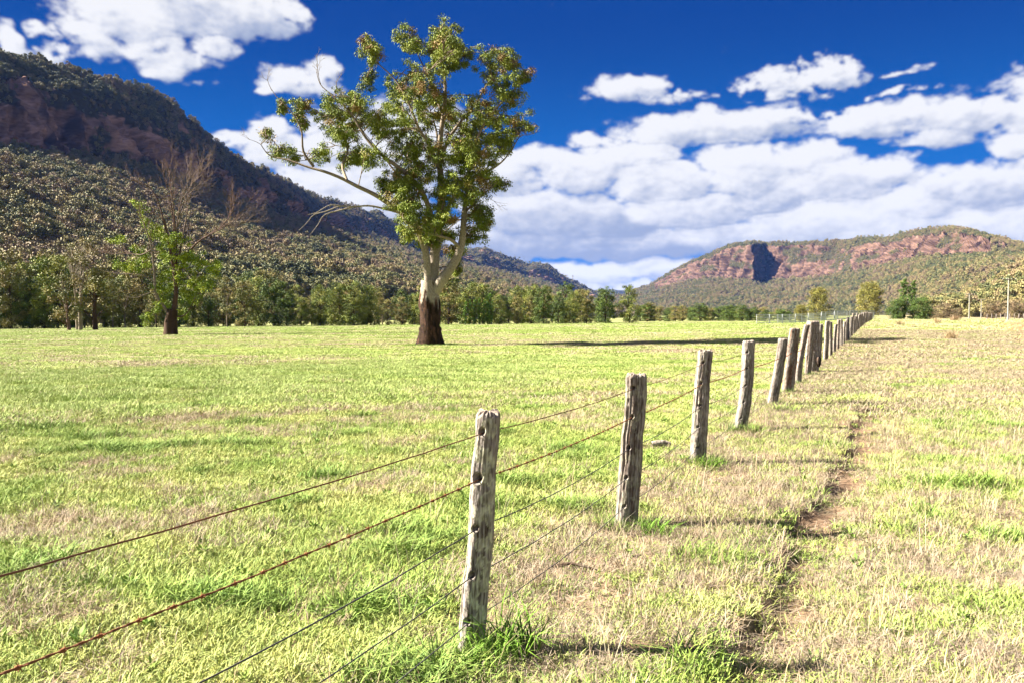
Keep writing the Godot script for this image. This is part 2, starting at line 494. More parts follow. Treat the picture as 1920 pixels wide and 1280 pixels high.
# table: columns [px, [y, depth], [y, depth] ...]; rows run from the foot to behind the crest
func ridge(called: String, table: Array, steps: Array, cols: int, rock_rows: Array, seed_: int, relief: float, rock_share: Callable, leafy: Color, stone: Color) -> Dictionary:
	var nz := FastNoiseLite.new()
	nz.seed = seed_
	nz.frequency = 0.0042
	nz.fractal_octaves = 5
	var strata := FastNoiseLite.new()
	strata.seed = seed_ + 1
	strata.frequency = 0.02
	strata.fractal_octaves = 4
	var nrows: int = table[0].size() - 1
	var px0: float = table[0][0]
	var px1: float = table[-1][0]
	var rows := []
	for r in nrows - 1:
		for q in steps[r]:
			rows.append(r + float(q) / steps[r])
	rows.append(float(nrows - 1))
	var w := cols + 1
	var h := rows.size()
	var mb := MB.new()
	mb.v.resize(w * h); mb.n.resize(w * h); mb.c.resize(w * h)
	var rockness := PackedFloat32Array()
	rockness.resize(w * h)
	for i in w:
		var px := lerpf(px0, px1, float(i) / cols)
		var k := 0
		while k < table.size() - 2 and table[k + 1][0] < px:
			k += 1
		var t := clampf((px - table[k][0]) / (table[k + 1][0] - table[k][0]), 0.0, 1.0)
		var pts := []
		for r in nrows:
			var a: Array = table[k][r + 1]
			var b: Array = table[k + 1][r + 1]
			# depth eases between columns, so that spurs round off
			var y := lerpf(a[0], b[0], t)
			var dep := 1.0 / lerpf(1.0 / a[1], 1.0 / b[1], t)
			pts.append(at(px, y, dep))
		for j in h:
			var r := mini(int(rows[j]), nrows - 2)
			var u: float = rows[j] - r
			var p: Vector3
			var hard: bool = r in rock_rows
			if hard:
				p = pts[r].lerp(pts[r + 1], u)
			else:
				p = pts[maxi(r - 1, 0)].cubic_interpolate(pts[r + 1], pts[maxi(r - 1, 0)], pts[mini(r + 2, nrows - 1)], 1.0) if false else pts[r].lerp(pts[r + 1], u)
			mb.v[j * w + i] = p
			rockness[j * w + i] = rock_share.call(px, r, u, strata.get_noise_3d(p.x * 0.5, p.y * 1.2, p.z * 0.5), nz.get_noise_3d(p.x * 2.0, p.y * 3.0, p.z * 2.0))
	# relief: gullies and spurs on the slopes, ledges and buttresses on the cliffs
	var flat := mb.v.duplicate()
	for j in h:
		var edge := minf(1.0, minf(float(j) / 3.0, 1.0))
		for i in w:
			var p := flat[j * w + i]
			var a := flat[j * w + mini(i + 1, w - 1)] - flat[j * w + maxi(i - 1, 0)]
			var b := flat[mini(j + 1, h - 1) * w + i] - flat[maxi(j - 1, 0) * w + i]
			var nn := a.cross(b).normalized()
			if nn.y < 0.0:
				nn = -nn
			var rk := rockness[j * w + i]
			var amp := relief * (0.4 + p.distance_to(Vector3.ZERO) / 2500.0)
			var gully := 1.0 - absf(nz.get_noise_3d(p.x * 1.4, p.y * 0.25, p.z * 1.4)) * 2.0
			var d := amp * (gully * 0.55 + nz.get_noise_3d(p.x * 4.0, p.y * 2.0, p.z * 4.0) * 0.35) * (1.0 - 0.5 * rk)
			# ledges: steps by height
			var band := p.y / 17.0 + strata.get_noise_3d(p.x * 0.15, p.y * 0.1, p.z * 0.15) * 2.2
			var ledge := pow(absf(fposmod(band, 1.0) - 0.5) * 2.0, 2.0)
			var butt := absf(strata.get_noise_3d(p.x * 0.8, p.y * 0.06, p.z * 0.8))
			d += rk * (ledge * -5.0 + (0.4 - butt * 1.6) * 40.0 + strata.get_noise_3d(p.x * 2.5, p.y * 0.4, p.z * 2.5) * 9.0) * maxf(relief, 18.0) / 22.0
			mb.v[j * w + i] = p + nn * d * edge
			# colour: stone with stains, or leafy ground
			var stain := strata.get_noise_3d(p.x * 1.3, p.y * 0.35, p.z * 1.3)
			var tint := stone.lerp(stone * 1.25, sstep(0.0, 0.4, stain)).lerp(stone * 0.28, sstep(0.02, 0.3, -stain))
			tint = tint * (0.7 + 0.5 * sstep(-0.2, 0.3, strata.get_noise_3d(p.x * 0.2, p.y * 7.0, p.z * 0.2)))
			var lf := leafy * (0.75 + 0.6 * absf(nz.get_noise_3d(p.x * 9.0, p.y * 9.0, p.z * 9.0)))
			var cc := lf.lerp(tint, sstep(0.4, 0.6, rk + 0.25 * strata.get_noise_3d(p.x * 4.0, p.y * 4.0, p.z * 4.0)))
			cc.a = 1.0
			mb.c[j * w + i] = cc
	for j in h:
		for i in w:
			var a := mb.v[j * w + mini(i + 1, w - 1)] - mb.v[j * w + maxi(i - 1, 0)]
			var b := mb.v[mini(j + 1, h - 1) * w + i] - mb.v[maxi(j - 1, 0) * w + i]
			mb.n[j * w + i] = a.cross(b).normalized()
	for j in h - 1:
		for i in w - 1:
			var a := j * w + i
			mb.i.append(a); mb.i.append(a + w); mb.i.append(a + 1)
			mb.i.append(a + 1); mb.i.append(a + w); mb.i.append(a + w + 1)
	setting(called, mb.mesh(M.rock))
	return {"v": mb.v, "w": w, "h": h, "rock": rockness, "rows": rows, "px0": px0, "px1": px1}

func stuff(called: String, mesh: Mesh, buf: PackedFloat32Array, label: String, category: String) -> void:
	if buf.is_empty():
		return
	var mm := MultiMesh.new()
	mm.transform_format = MultiMesh.TRANSFORM_3D
	mm.use_colors = true
	mm.mesh = mesh
	mm.instance_count = buf.size() / 16
	mm.buffer = buf
	var o := MultiMeshInstance3D.new()
	o.name = numbered(called)
	o.multimesh = mm
	add_child(o)
	o.set_meta("kind", "stuff")
	tag(o, label, category)

func put(buf: PackedFloat32Array, p: Vector3, yaw: float, sx: float, sy: float, col: Color) -> void:
	var c := cos(yaw) * sx
	var s := sin(yaw) * sx
	buf.append_array(PackedFloat32Array([c, 0, s, p.x, 0, sy, 0, p.y, -s, 0, c, p.z, col.r, col.g, col.b, 1]))

func crown_mesh(seed_: int, lumps: int, faces: int, face: float, tall: float, mat: Material) -> ArrayMesh:
	# a loose crown about one metre wide, its underside at 0, of lumps of leaf faces
	rng.seed = seed_
	var mb := MB.new()
	for q in lumps:
		var a := rng.randf() * TAU
		var rr := sqrt(rng.randf()) * 0.36
		var hh := rng.randf()
		rr *= sqrt(maxf(0.15, 1.0 - pow(absf(hh - 0.4) / 0.75, 2.0)))
		var ctr := Vector3(cos(a) * rr, tall * (0.15 + 0.72 * hh), sin(a) * rr)
		var rad := rng.randf_range(0.11, 0.2)
		var shade := rng.randf_range(0.8, 1.2)
		for k in faces:
			var o := rdir()
			var p := ctr + o * rad * pow(rng.randf(), 0.4) * Vector3(1, 0.8, 1)
			var d := (rdir() + o * 0.3).normalized()
			var sd := (o + Vector3(0, 0.35, 0) + rdir() * 0.45).cross(d).normalized()
			var f := shade * rng.randf_range(0.88, 1.12)
			mb.leaf(p, d, sd, face * rng.randf_range(0.7, 1.3), face * 0.36, Color(f, f, f * rng.randf_range(0.8, 1.1)))
	return mb.mesh(mat, false)

func cover(grid: Dictionary, number: int, size0: float, size1: float, palette: Array, crowns: Array, max_rock: float, seed_: int, row_lo: float, row_hi: float, called: String, label: String, big := 1.0) -> void:
	rng.seed = seed_
	var bufs := []
	for k in crowns.size():
		bufs.append(PackedFloat32Array())
	var patch := FastNoiseLite.new()
	patch.seed = seed_
	patch.frequency = 0.006
	var w: int = grid.w
	var h: int = grid.h
	for k in number:
		var i := rng.randi_range(0, w - 2)
		var rowv := rng.randf_range(row_lo, row_hi)
		var j := 0
		while j < h - 2 and grid.rows[j + 1] <= rowv:
			j += 1
		if grid.rock[j * w + i] > max_rock + rng.randf_range(-0.05, 0.12):
			continue
		var a: Vector3 = grid.v[j * w + i]
		var p: Vector3 = a + (grid.v[j * w + i + 1] - a) * rng.randf() + (grid.v[(j + 1) * w + i] - a) * rng.randf()
		var t := patch.get_noise_3d(p.x, p.y, p.z) * 0.9 + rng.randf_range(-0.45, 0.45) + 0.5
		var n := palette.size()
		var f := clampf(t, 0.0, 0.999) * (n - 1)
		var col: Color = palette[int(f)].lerp(palette[int(f) + 1], f - int(f)) * rng.randf_range(0.86, 1.14)
		var s := lerpf(size0, size1, pow(rng.randf(), 1.4)) * big
		put(bufs[k % crowns.size()], p + Vector3(0, s * 0.08, 0), rng.randf() * TAU, s, s * rng.randf_range(0.8, 1.25), col)
	for k in crowns.size():
		stuff(called, crowns[k], bufs[k], label, "forest")

func make_mountains() -> void:
	# left escarpment: wooded apron, steep dark slope, sandstone cliff, wooded top
	var left := [
		[-330, [612, 300], [470, 430], [315, 590], [262, 780], [130, 890], [60, 960], [200, 1400]],
		[-100, [612, 320], [478, 460], [322, 660], [290, 900], [165, 1010], [94, 1090], [200, 1600]],
		[0, [612, 330], [482, 480], [335, 700], [300, 960], [180, 1080], [116, 1170], [200, 1700]],
		[70, [612, 340], [486, 500], [355, 730], [306, 1000], [182, 1130], [131, 1230], [200, 1800]],
		[150, [612, 350], [492, 530], [380, 770], [312, 1060], [190, 1200], [148, 1310], [220, 1900]],
		[230, [612, 360], [496, 560], [400, 810], [322, 1140], [215, 1290], [168, 1390], [240, 2000]],
		[290, [612, 370], [500, 585], [412, 850], [335, 1220], [240, 1370], [186, 1460], [250, 2100]],
		[330, [612, 380], [503, 605], [420, 880], [345, 1290], [260, 1450], [208, 1540], [260, 2200]],
		[395, [612, 395], [508, 640], [432, 950], [365, 1460], [310, 1620], [270, 1730], [300, 2400]],
		[425, [612, 405], [510, 660], [437, 1000], [378, 1560], [330, 1700], [296, 1800], [330, 2500]],
		[490, [612, 425], [514, 710], [446, 1120], [405, 1740], [356, 1880], [326, 2000], [350, 2700]],
		[540, [612, 440], [517, 750], [452, 1230], [416, 1880], [376, 2060], [354, 2180], [380, 2900]],
		[600, [612, 460], [521, 800], [459, 1400], [432, 2100], [396, 2400], [376, 2600], [400, 3300]],
		[650, [612, 475], [524, 850], [466, 1550], [444, 2300], [412, 2650], [396, 2850], [420, 3600]],
		[710, [612, 500], [530, 920], [477, 1750], [456, 2550], [424, 2950], [406, 3150], [440, 4000]],
		[750, [612, 520], [535, 980], [488, 1900], [470, 2750], [448, 3250], [432, 3500], [460, 4400]],
		[810, [612, 545], [542, 1080], [503, 2100], [490, 3000], [474, 3600], [462, 3850], [490, 4800]],
		[870, [612, 580], [548, 1200], [515, 2350], [504, 3250], [486, 4200], [478, 4600], [500, 5500]],
		[905, [612, 600], [552, 1290], [520, 2500], [510, 3400], [484, 4350], [472, 4750], [500, 5700]],
		[940, [612, 620], [556, 1400], [527, 2700], [518, 3600], [497, 4500], [486, 4900], [510, 5800]],
		[985, [612, 650], [562, 1550], [538, 2900], [530, 3800], [512, 4700], [502, 5100], [530, 6000]],
		[1010, [612, 670], [566, 1650], [543, 3000], [536, 3900], [509, 4800], [499, 5200], [530, 6100]],
		[1030, [612, 690], [570, 1700], [548, 3050], [541, 3950], [517, 4850], [508, 5250], [540, 6200]],
		[1060, [612, 720], [576, 1800], [560, 3150], [553, 4050], [537, 4950], [528, 5350], [560, 6300]],
		[1100, [612, 760], [583, 1950], [572, 3250], [566, 4150], [554, 5050], [548, 5450], [570, 6400]],
		[1160, [612, 800], [592, 2100], [586, 3350], [584, 4250], [580, 5150], [578, 5550], [585, 6500]]]
	for col in left:                        # the cliff rises steeply from its foot
		col[5][1] = lerpf(col[4][1], col[5][1], 0.35)
		col[6][1] = lerpf(col[5][1], col[6][1], 0.55)
	var gl := ridge("escarpment", left, [22, 24, 16, 34, 14, 6], 420, [3], 101, 24.0,
		func(px, r, u, a, b):
			if r == 3 or (r == 2 and u > 0.75) or (r == 4 and u < 0.45):
				var lim: float = 0.95 if px < 410.0 else (0.62 if px < 660.0 else 0.3)
				var mid: float = 1.0 - pow(absf((u if r == 3 else (0.0 if r == 2 else 1.0)) - 0.45) * 1.7, 2.0)
				return clampf(lim * mid + a * 1.1 + b * 0.5, 0.0, 1.0)
			return 0.0, lin(0.075, 0.074, 0.04), lin(0.40, 0.255, 0.20))
	# right mesa
	var right := [
		[1120, [606, 2400], [580, 3400], [566, 4400], [563, 4500], [560, 4600], [575, 5600]],
		[1170, [606, 2300], [577, 3300], [560, 4250], [557, 4400], [554, 4500], [575, 5500]],
		[1215, [606, 2250], [572, 3200], [549, 4150], [543, 4260], [539, 4350], [570, 5400]],
		[1250, [606, 2200], [567, 3100], [536, 4000], [526, 4100], [519, 4200], [560, 5200]],
		[1290, [606, 2150], [562, 3000], [524, 3850], [503, 3940], [495, 4020], [540, 5100]],
		[1330, [606, 2100], [558, 2950], [518, 3700], [490, 3770], [479, 3850], [520, 5000]],
		[1370, [606, 2050], [556, 2870], [520, 3520], [470, 3580], [462, 3650], [510, 4900]],
		[1412, [606, 2000], [555, 2800], [526, 3380], [466, 3420], [457, 3490], [510, 4800]],
		[1423, [606, 2000], [555, 2800], [534, 3450], [466, 3540], [457, 3600], [510, 4800]],
		[1440, [606, 2000], [555, 2800], [536, 3500], [467, 3600], [458, 3680], [510, 4800]],
		[1446, [606, 1980], [555, 2780], [528, 3420], [467, 3500], [459, 3580], [510, 4800]],
		[1520, [606, 1900], [552, 2600], [520, 3220], [466, 3290], [456, 3380], [510, 4600]],
		[1570, [606, 1850], [549, 2400], [518, 3080], [476, 3150], [453, 3240], [510, 4400]],
		[1600, [606, 1800], [545, 2250], [508, 2920], [472, 2990], [452, 3100], [500, 4300]],
		[1630, [606, 1750], [542, 2150], [500, 2830], [466, 2890], [447, 3000], [500, 4200]],
		[1662, [606, 1700], [538, 2050], [494, 2700], [466, 2770], [450, 2870], [500, 4100]],
		[1700, [606, 1600], [532, 1900], [486, 2560], [456, 2630], [439, 2730], [490, 3900]],
		[1740, [606, 1500], [524, 1750], [481, 2420], [449, 2490], [433, 2600], [490, 3700]],
		[1800, [606, 1350], [516, 1560], [480, 2220], [446, 2310], [432, 2420], [480, 3500]],
		[1850, [606, 1250], [515, 1450], [478, 2050], [458, 2150], [444, 2260], [480, 3300]],
		[1920, [606, 1150], [520, 1320], [486, 1880], [474, 1960], [463, 2080], [490, 3100]],
		[2150, [606, 1000], [530, 1100], [500, 1550], [492, 1620], [486, 1750], [500, 2700]]]
	var gr := ridge("mesa", right, [20, 22, 34, 12, 6], 420, [2], 202, 11.0,
		func(px, r, u, a, b):
			if r == 2 or (r == 1 and u > 0.8) or (r == 3 and u < 0.3):
				var lim := 0.92 - (0.36 * (1.0 - pow(absf(u - 0.45) * 5.0, 2.0)) if r == 2 and absf(u - 0.45) < 0.2 else 0.0)
				if px < 1230.0 or px > 1860.0: lim = 0.2
				elif px > 1555.0 and px < 1600.0: lim = 0.35
				elif px > 1470.0 and px < 1555.0 and r == 2 and u > 0.5: lim = 0.25
				elif px > 1416.0 and px < 1446.0: lim = 0.35
				return clampf(lim + a * 1.0 + b * 0.4, 0.0, 1.0)
			return 0.0, lin(0.075, 0.074, 0.04), lin(0.165, 0.108, 0.084))
	# a low blue ridge down the valley and the hillside beside the road
	var far := [[1020, [606, 7000], [575, 8600], [556, 9000], [570, 9800]], [1120, [606, 7000], [570, 8500], [546, 8900], [570, 9800]], [1160, [606, 7000], [568, 8500], [548, 8900], [570, 9800]], [1230, [606, 7000], [575, 8500], [560, 8900], [570, 9800]], [1400, [606, 7000], [580, 8500], [570, 8900], [575, 9800]]]
	ridge("far_ridge", far, [8, 10, 4], 90, [], 303, 14.0, func(_px, _r, _u, _a, _b): return 0.0, lin(0.06, 0.065, 0.045), lin(0.3, 0.2, 0.15))
	var side := [[1730, [604, 420], [600, 520], [597, 640], [600, 900]], [1800, [604, 400], [590, 500], [582, 640], [590, 900]], [1850, [604, 390], [577, 490], [560, 640], [575, 900]], [1890, [604, 380], [562, 480], [537, 640], [560, 900]], [1920, [604, 370], [550, 470], [516, 640], [545, 900]], [2100, [604, 340], [500, 430], [440, 600], [480, 850]]]
	var gs := ridge("hillside", side, [14, 18, 6], 90, [], 404, 9.0, func(_px, _r, _u, _a, _b): return 0.0, lin(0.08, 0.07, 0.045), lin(0.3, 0.2, 0.15))
	print("ridges done")
	var near_crowns := []
	for k in 4:
		near_crowns.append(crown_mesh(500 + k, 13, 64, 0.085, 0.95, M.leaf))
	var far_crowns := []
	for k in 3:
		far_crowns.append(crown_mesh(520 + k, 9, 30, 0.14, 0.9, M.leaf))
	var dry := [lin(0.085, 0.10, 0.042), lin(0.135, 0.138, 0.055), lin(0.19, 0.172, 0.07), lin(0.22, 0.175, 0.088), lin(0.18, 0.135, 0.085)]
	cover(gl, 22000, 5.0, 15.0, dry, near_crowns, 0.4, 601, 0.25, 2.0, "hillside_forest", "olive and brown gum forest covering the sunlit lower slope of the escarpment")
	cover(gl, 11000, 5.0, 14.0, dry, near_crowns, 0.45, 602, 2.0, 3.06, "escarpment_forest", "forest on the shaded steep slope below the left cliffs")
	cover(gl, 2600, 4.0, 9.0, dry, near_crowns, 0.42, 607, 3.06, 4.0, "cliff_scrub", "scrub clinging to ledges of the shaded left cliffs")
	cover(gl, 7000, 5.0, 11.0, dry, near_crowns, 0.45, 603, 4.0, 5.1, "clifftop_forest", "forest along the top of the left cliffs, fringing the skyline")
	cover(gr, 18000, 6.0, 13.0, dry, far_crowns, 0.4, 604, 0.2, 2.0, "mesa_slope_forest", "forest on the slopes below the distant pink cliffs")
	cover(gr, 3000, 4.0, 9.0, dry, far_crowns, 0.42, 605, 2.0, 3.0, "mesa_ledge_scrub", "scrub on the ledges of the distant mesa cliffs")
	cover(gr, 7000, 5.0, 10.0, dry, far_crowns, 0.45, 608, 3.0, 4.1, "mesa_top_forest", "forest on the flat top of the distant mesa")
	cover(gs, 3000, 5.0, 11.0, dry, near_crowns, 0.9, 606, 0.1, 2.1, "roadside_hill_forest", "olive brown scrub on the low hill behind the power poles")

# ---------------------------------------------------------------- trees

func limb(pts: Array, r0: float, r1: float, mb: MB, sides: int, c0: Color, c1: Color, rough := 0.0, power := 1.0) -> PackedVector3Array:
	# a smooth tapering limb through the given points
	var cv := Curve3D.new()
	for k in pts.size():
		var t: Vector3 = (pts[mini(k + 1, pts.size() - 1)] - pts[maxi(k - 1, 0)]) / 6.0
		cv.add_point(pts[k], -t, t)
	var ln := cv.get_baked_length()
	var num := clampi(int(ln / maxf(0.25, r0 * 0.9)), 3, 60)
	var p := PackedVector3Array()
	var r := PackedFloat32Array()
	var c := PackedColorArray()
	for k in num + 1:
		var f := float(k) / num
		p.append(cv.sample_baked(ln * f, true))
		r.append(lerpf(r0, r1, pow(f, power)))
		c.append(c0.lerp(c1, f) * rng.randf_range(0.88, 1.1))
	mb.tube(p, r, sides, c, rough, n_cell)
	return p

func twigs(mb: MB, p: Vector3, dir: Vector3, ln: float, r: float, depth: int, c: Color, spread: float, lift: float) -> void:
	var mid := p + dir * ln * 0.5 + rdir() * ln * 0.07
	var tip := p + dir * ln + rdir() * ln * 0.1
	mb.tube(PackedVector3Array([p, mid, tip]), PackedFloat32Array([r, r * 0.8, r * 0.55]), 4, PackedColorArray([c, c, jit(c, 0.2)]), 0.0, null, false)
	if depth == 0:
		return
	for k in rng.randi_range(2, 3):
		var d := (dir + rdir() * spread + Vector3(0, lift, 0)).normalized()
		var f := rng.randf_range(0.45, 1.0)
		var from := p.lerp(mid, f * 2.0) if f < 0.5 else mid.lerp(tip, f * 2.0 - 1.0)
		twigs(mb, from, d, ln * rng.randf_range(0.55, 0.8), r * 0.58, depth - 1, jit(c, 0.12), spread, lift)

func clump(mb: MB, ctr: Vector3, rad: float, number: int, ln: float, wid: float, droop: float, col: Color) -> void:
	for k in number:
		var o := rdir()
		var p := ctr + o * rad * pow(rng.randf(), 0.55) * Vector3(1, 0.75, 1)
		var d := (o * 0.5 + rdir() * 0.8 + Vector3(0, -droop, 0)).normalized()
		var sd := (o + rdir() * 0.8).cross(d).normalized()
		mb.leaf(p, d, sd, ln * rng.randf_range(0.6, 1.3), wid * rng.randf_range(0.7, 1.2), jit(col, 0.22))

func nearest(pool: PackedVector3Array, p: Vector3, below: float) -> Vector3:
	var best := pool[0]
	var bd := 1e9
	for q in pool:
		var e := p - q
		var d := e.length_squared() + (4.0 if q.y > p.y + below else 0.0)
		if d < bd:
			bd = d
			best = q
	return best

func big_gum() -> void:
	rng.seed = 4242
	var depth := 47.0
	var base := on_ground(808, depth)
	base.y -= 0.05
	var k := depth / F
	var P := func(px: float, py: float, dz := 0.0) -> Vector3: return Vector3((px - 808.0) * k, (649.0 - py) * k, dz)
	var t := thing("gum_tree", "large spreading gum tree with white limbs and dark rough trunk base in the paddock", "tree", base)
	var white := lin(0.55, 0.50, 0.43)
	var cream := lin(0.50, 0.44, 0.35)
	var grey := lin(0.30, 0.25, 0.20)
	# trunk: dark stocking of rough bark with a flared foot
	var tb := MB.new()
	var pts := PackedVector3Array()
	var rad := PackedFloat32Array()
	var col := PackedColorArray()
	for q in 41:
		var f := q / 40.0
		var y := f * 4.0
		var r := 0.58 + 0.26 * exp(-y * 1.9) + 0.03 * sin(y * 3.0) + (0.05 if absf(y - 1.15) < 0.12 else 0.0) - 0.1 * sstep(2.8, 4.0, y)
		pts.append(Vector3(-0.06 + 0.03 * sin(y * 1.3), y - 0.1, 0.02 * cos(y)))
		rad.append(r)
		col.append(lin(0.11, 0.062, 0.042))
	tb.tube(pts, rad, 56, col, 0.22, n_cell)
	for q in tb.v.size():
		var p := tb.v[q]
		var rr := n_fine.get_noise_3d(p.x * 60.0, p.y * 9.0, p.z * 60.0)
		var nn := tb.n[q]
		tb.v[q] = p + nn * (rr * 0.06 + 0.16 * exp(-maxf(p.y, 0.0) * 2.6) * sin(atan2(nn.z, nn.x) * 5.0 + 0.7))
		# bark: red-brown and black strips, shed to pale wood towards the fork
		var c := lin(0.085, 0.052, 0.038).lerp(lin(0.03, 0.022, 0.018), sstep(-0.15, 0.3, n_fine.get_noise_3d(p.x * 40.0, p.y * 6.0, p.z * 40.0)))
		c = c.lerp(lin(0.19, 0.105, 0.075), sstep(0.1, 0.45, n_fine.get_noise_3d(p.x * 30.0 + 9.0, p.y * 5.0, p.z * 30.0)))
		var shed := sstep(2.95, 3.25, p.y - 0.35 * p.x + 1.9 * n_fine.get_noise_3d(p.x * 26.0, p.y * 2.5, p.z * 26.0))
		tb.c[q] = c.lerp(white, shed)
	part("trunk", tb.mesh(M.bark), t)
	# limbs
	var lb := MB.new()
	var pool := PackedVector3Array()
	var sets := [
		[[P.call(802, 556), P.call(803, 528), P.call(802, 500, 0.1), P.call(798, 470, 0.2), P.call(788, 440, 0.4), P.call(768, 412, 0.6), P.call(742, 392, 0.8), P.call(712, 372, 1.0), P.call(680, 357, 1.2), P.call(650, 342, 1.3), P.call(621, 331, 1.4), P.call(591, 322, 1.2), P.call(552, 308, 1.0), P.call(516, 298, 0.8), P.call(500, 278, 0.8)], 0.28, 0.02, white, grey],
		[[P.call(600, 321, 1.2), P.call(583, 295, 1.4), P.call(581, 258, 1.6), P.call(563, 224, 1.6), P.call(538, 200, 1.5), P.call(527, 184, 1.4)], 0.085, 0.015, grey, grey],
		[[P.call(660, 346, 1.3), P.call(648, 315, 0.6), P.call(655, 280, 0.1), P.call(640, 250, -0.3), P.call(612, 215, -0.6)], 0.10, 0.02, cream, grey],
		[[P.call(812, 560), P.call(811, 520, -0.2), P.call(814, 480, -0.4), P.call(820, 430, -0.5), P.call(827, 370, -0.4), P.call(826, 325, -0.2), P.call(824, 295), P.call(830, 240, 0.2), P.call(836, 185, 0.1), P.call(832, 120, -0.1), P.call(827, 58, -0.2)], 0.40, 0.03, white, grey],
		[[P.call(818, 450, -0.5), P.call(808, 400, 0.3), P.call(795, 365, 0.9), P.call(770, 335, 1.3), P.call(738, 312, 1.6), P.call(718, 295, 1.7), P.call(696, 270, 1.6), P.call(667, 224, 1.4), P.call(636, 194, 1.2), P.call(612, 172, 1.0), P.call(604, 148, 0.9)], 0.21, 0.015, cream, grey],
		[[P.call(812, 552), P.call(826, 530, 0.2), P.call(842, 508, 0.3), P.call(856, 486, 0.3), P.call(865, 462, 0.2), P.call(869, 432, 0.1), P.call(871, 398), P.call(876, 365, -0.2), P.call(889, 330, -0.5), P.call(915, 318, -0.7), P.call(940, 300, -0.9), P.call(958, 280, -0.9)], 0.36, 0.03, white, cream],
		[[P.call(826, 322, -0.2), P.call(808, 278, 0.6), P.call(790, 250, 1.1), P.call(772, 205, 1.2), P.call(745, 160, 1.0), P.call(700, 120, 0.9)], 0.14, 0.02, cream, grey],
		[[P.call(825, 310, -0.1), P.call(835, 268, -0.8), P.call(856, 228, -1.3), P.call(886, 190, -1.6), P.call(910, 150, -1.7), P.call(945, 108, -1.6)], 0.15, 0.02, cream, grey],
		[[P.call(876, 362, -0.2), P.call(884, 300, 0.5), P.call(905, 250, 1.0), P.call(932, 215, 1.2), P.call(962, 185, 1.2), P.call(986, 155, 1.1)], 0.14, 0.02, cream, grey],
		[[P.call(830, 215, 0.2), P.call(805, 150, -0.5), P.call(780, 95, -0.8), P.call(762, 68, -0.9)], 0.10, 0.015, grey, grey],
		[[P.call(790, 440, 0.4), P.call(776, 400, -0.6), P.call(760, 360, -1.4), P.call(738, 320, -2.0), P.call(700, 270, -2.4), P.call(668, 230, -2.6)], 0.14, 0.02, cream, grey],
		[[P.call(866, 468, 0.2), P.call(848, 452, 0.8), P.call(828, 446, 1.2), P.call(800, 440, 1.7), P.call(784, 420, 2.0)], 0.13, 0.02, cream, grey],
		[[P.call(872, 400), P.call(892, 380, 0.6), P.call(905, 372, 0.9), P.call(918, 362, 1.0), P.call(932, 372, 1.0)], 0.07, 0.012, grey, grey],
		[[P.call(958, 280, -0.9), P.call(975, 252, -0.8), P.call(992, 250, -0.7), P.call(1013, 243, -0.6)], 0.045, 0.01, grey, grey],
		[[P.call(820, 430, -0.5), P.call(838, 380, -1.6), P.call(860, 330, -2.6), P.call(890, 280, -3.2), P.call(905, 220, -3.4)], 0.16, 0.02, cream, grey],
		[[P.call(824, 300, 0), P.call(815, 240, -1.6), P.call(800, 190, -2.6), P.call(790, 150, -2.8)], 0.12, 0.02, cream, grey]]
	for s in sets:
		lb = MB.new()
		var got := limb(s[0], s[1], s[2], lb, 10 if s[1] > 0.12 else 6, s[3], s[4], 0.12, 0.75)
		for q in got:
			pool.append(q)
		part("limb", lb.mesh(M.bark), t)
	# bare grey dead limb low on the left
	for s in [[[P.call(752, 402, 0.7), P.call(728, 396, 0.9), P.call(700, 391, 1.1), P.call(672, 393, 1.2), P.call(648, 392, 1.2), P.call(622, 402, 1.3), P.call(600, 408, 1.3), P.call(588, 422, 1.3), P.call(573, 436, 1.3)], 0.075, 0.012], [[P.call(672, 393, 1.2), P.call(640, 400, 1.0), P.call(616, 408, 1.0), P.call(605, 425, 1.0), P.call(590, 444, 1.0)], 0.05, 0.01], [[P.call(650, 392, 1.2), P.call(630, 391, 1.4), P.call(606, 405, 1.5), P.call(590, 409, 1.5)], 0.04, 0.01], [[P.call(640, 400, 1.0), P.call(624, 404, 1.0), P.call(619, 418, 1.0)], 0.025, 0.008]]:
		lb = MB.new()
		limb(s[0], s[1], s[2], lb, 6, lin(0.45, 0.41, 0.36), lin(0.5, 0.46, 0.42), 0.0)
		part("dead_limb", lb.mesh(M.bark), t)
	# leaves: sprays round the places where the foliage masses hang
	var blobs := [[835, 75, 33, 36], [828, 108, 40, 32], [762, 69, 20, 22], [778, 90, 20, 22], [696, 104, 22, 26], [686, 141, 16, 20], [712, 120, 18, 18], [736, 148, 42, 40], [798, 174, 40, 38], [847, 128, 38, 38], [866, 106, 20, 24],
		[923, 130, 38, 36], [946, 105, 26, 18], [962, 112, 14, 12], [985, 155, 14, 18], [955, 181, 36, 30], [982, 217, 24, 26], [929, 233, 42, 40], [941, 263, 32, 28], [896, 204, 40, 38], [831, 204, 44, 42], [798, 223, 38, 38], [870, 240, 42, 40],
		[686, 223, 38, 32], [654, 204, 42, 26], [611, 207, 36, 24], [559, 194, 26, 17], [535, 205, 12, 12], [578, 237, 18, 20], [595, 282, 20, 22], [529, 278, 26, 15], [552, 299, 14, 10], [508, 255, 11, 11], [654, 259, 36, 32], [660, 299, 30, 32],
		[713, 236, 30, 28], [749, 243, 34, 34], [765, 282, 38, 38], [719, 312, 24, 22], [798, 282, 34, 34], [857, 302, 44, 34], [896, 305, 38, 36], [905, 335, 38, 34], [874, 358, 40, 38], [938, 330, 18, 18], [749, 348, 38, 28], [722, 352, 20, 20], [785, 335, 38, 30],
		[765, 376, 38, 34], [775, 407, 38, 28], [818, 400, 42, 34], [798, 430, 42, 28], [893, 390, 34, 38], [908, 412, 20, 22], [779, 447, 26, 18], [808, 449, 30, 16], [837, 433, 32, 24], [890, 436, 22, 24], [857, 500, 9, 20], [850, 455, 22, 26], [835, 340, 40, 36]]
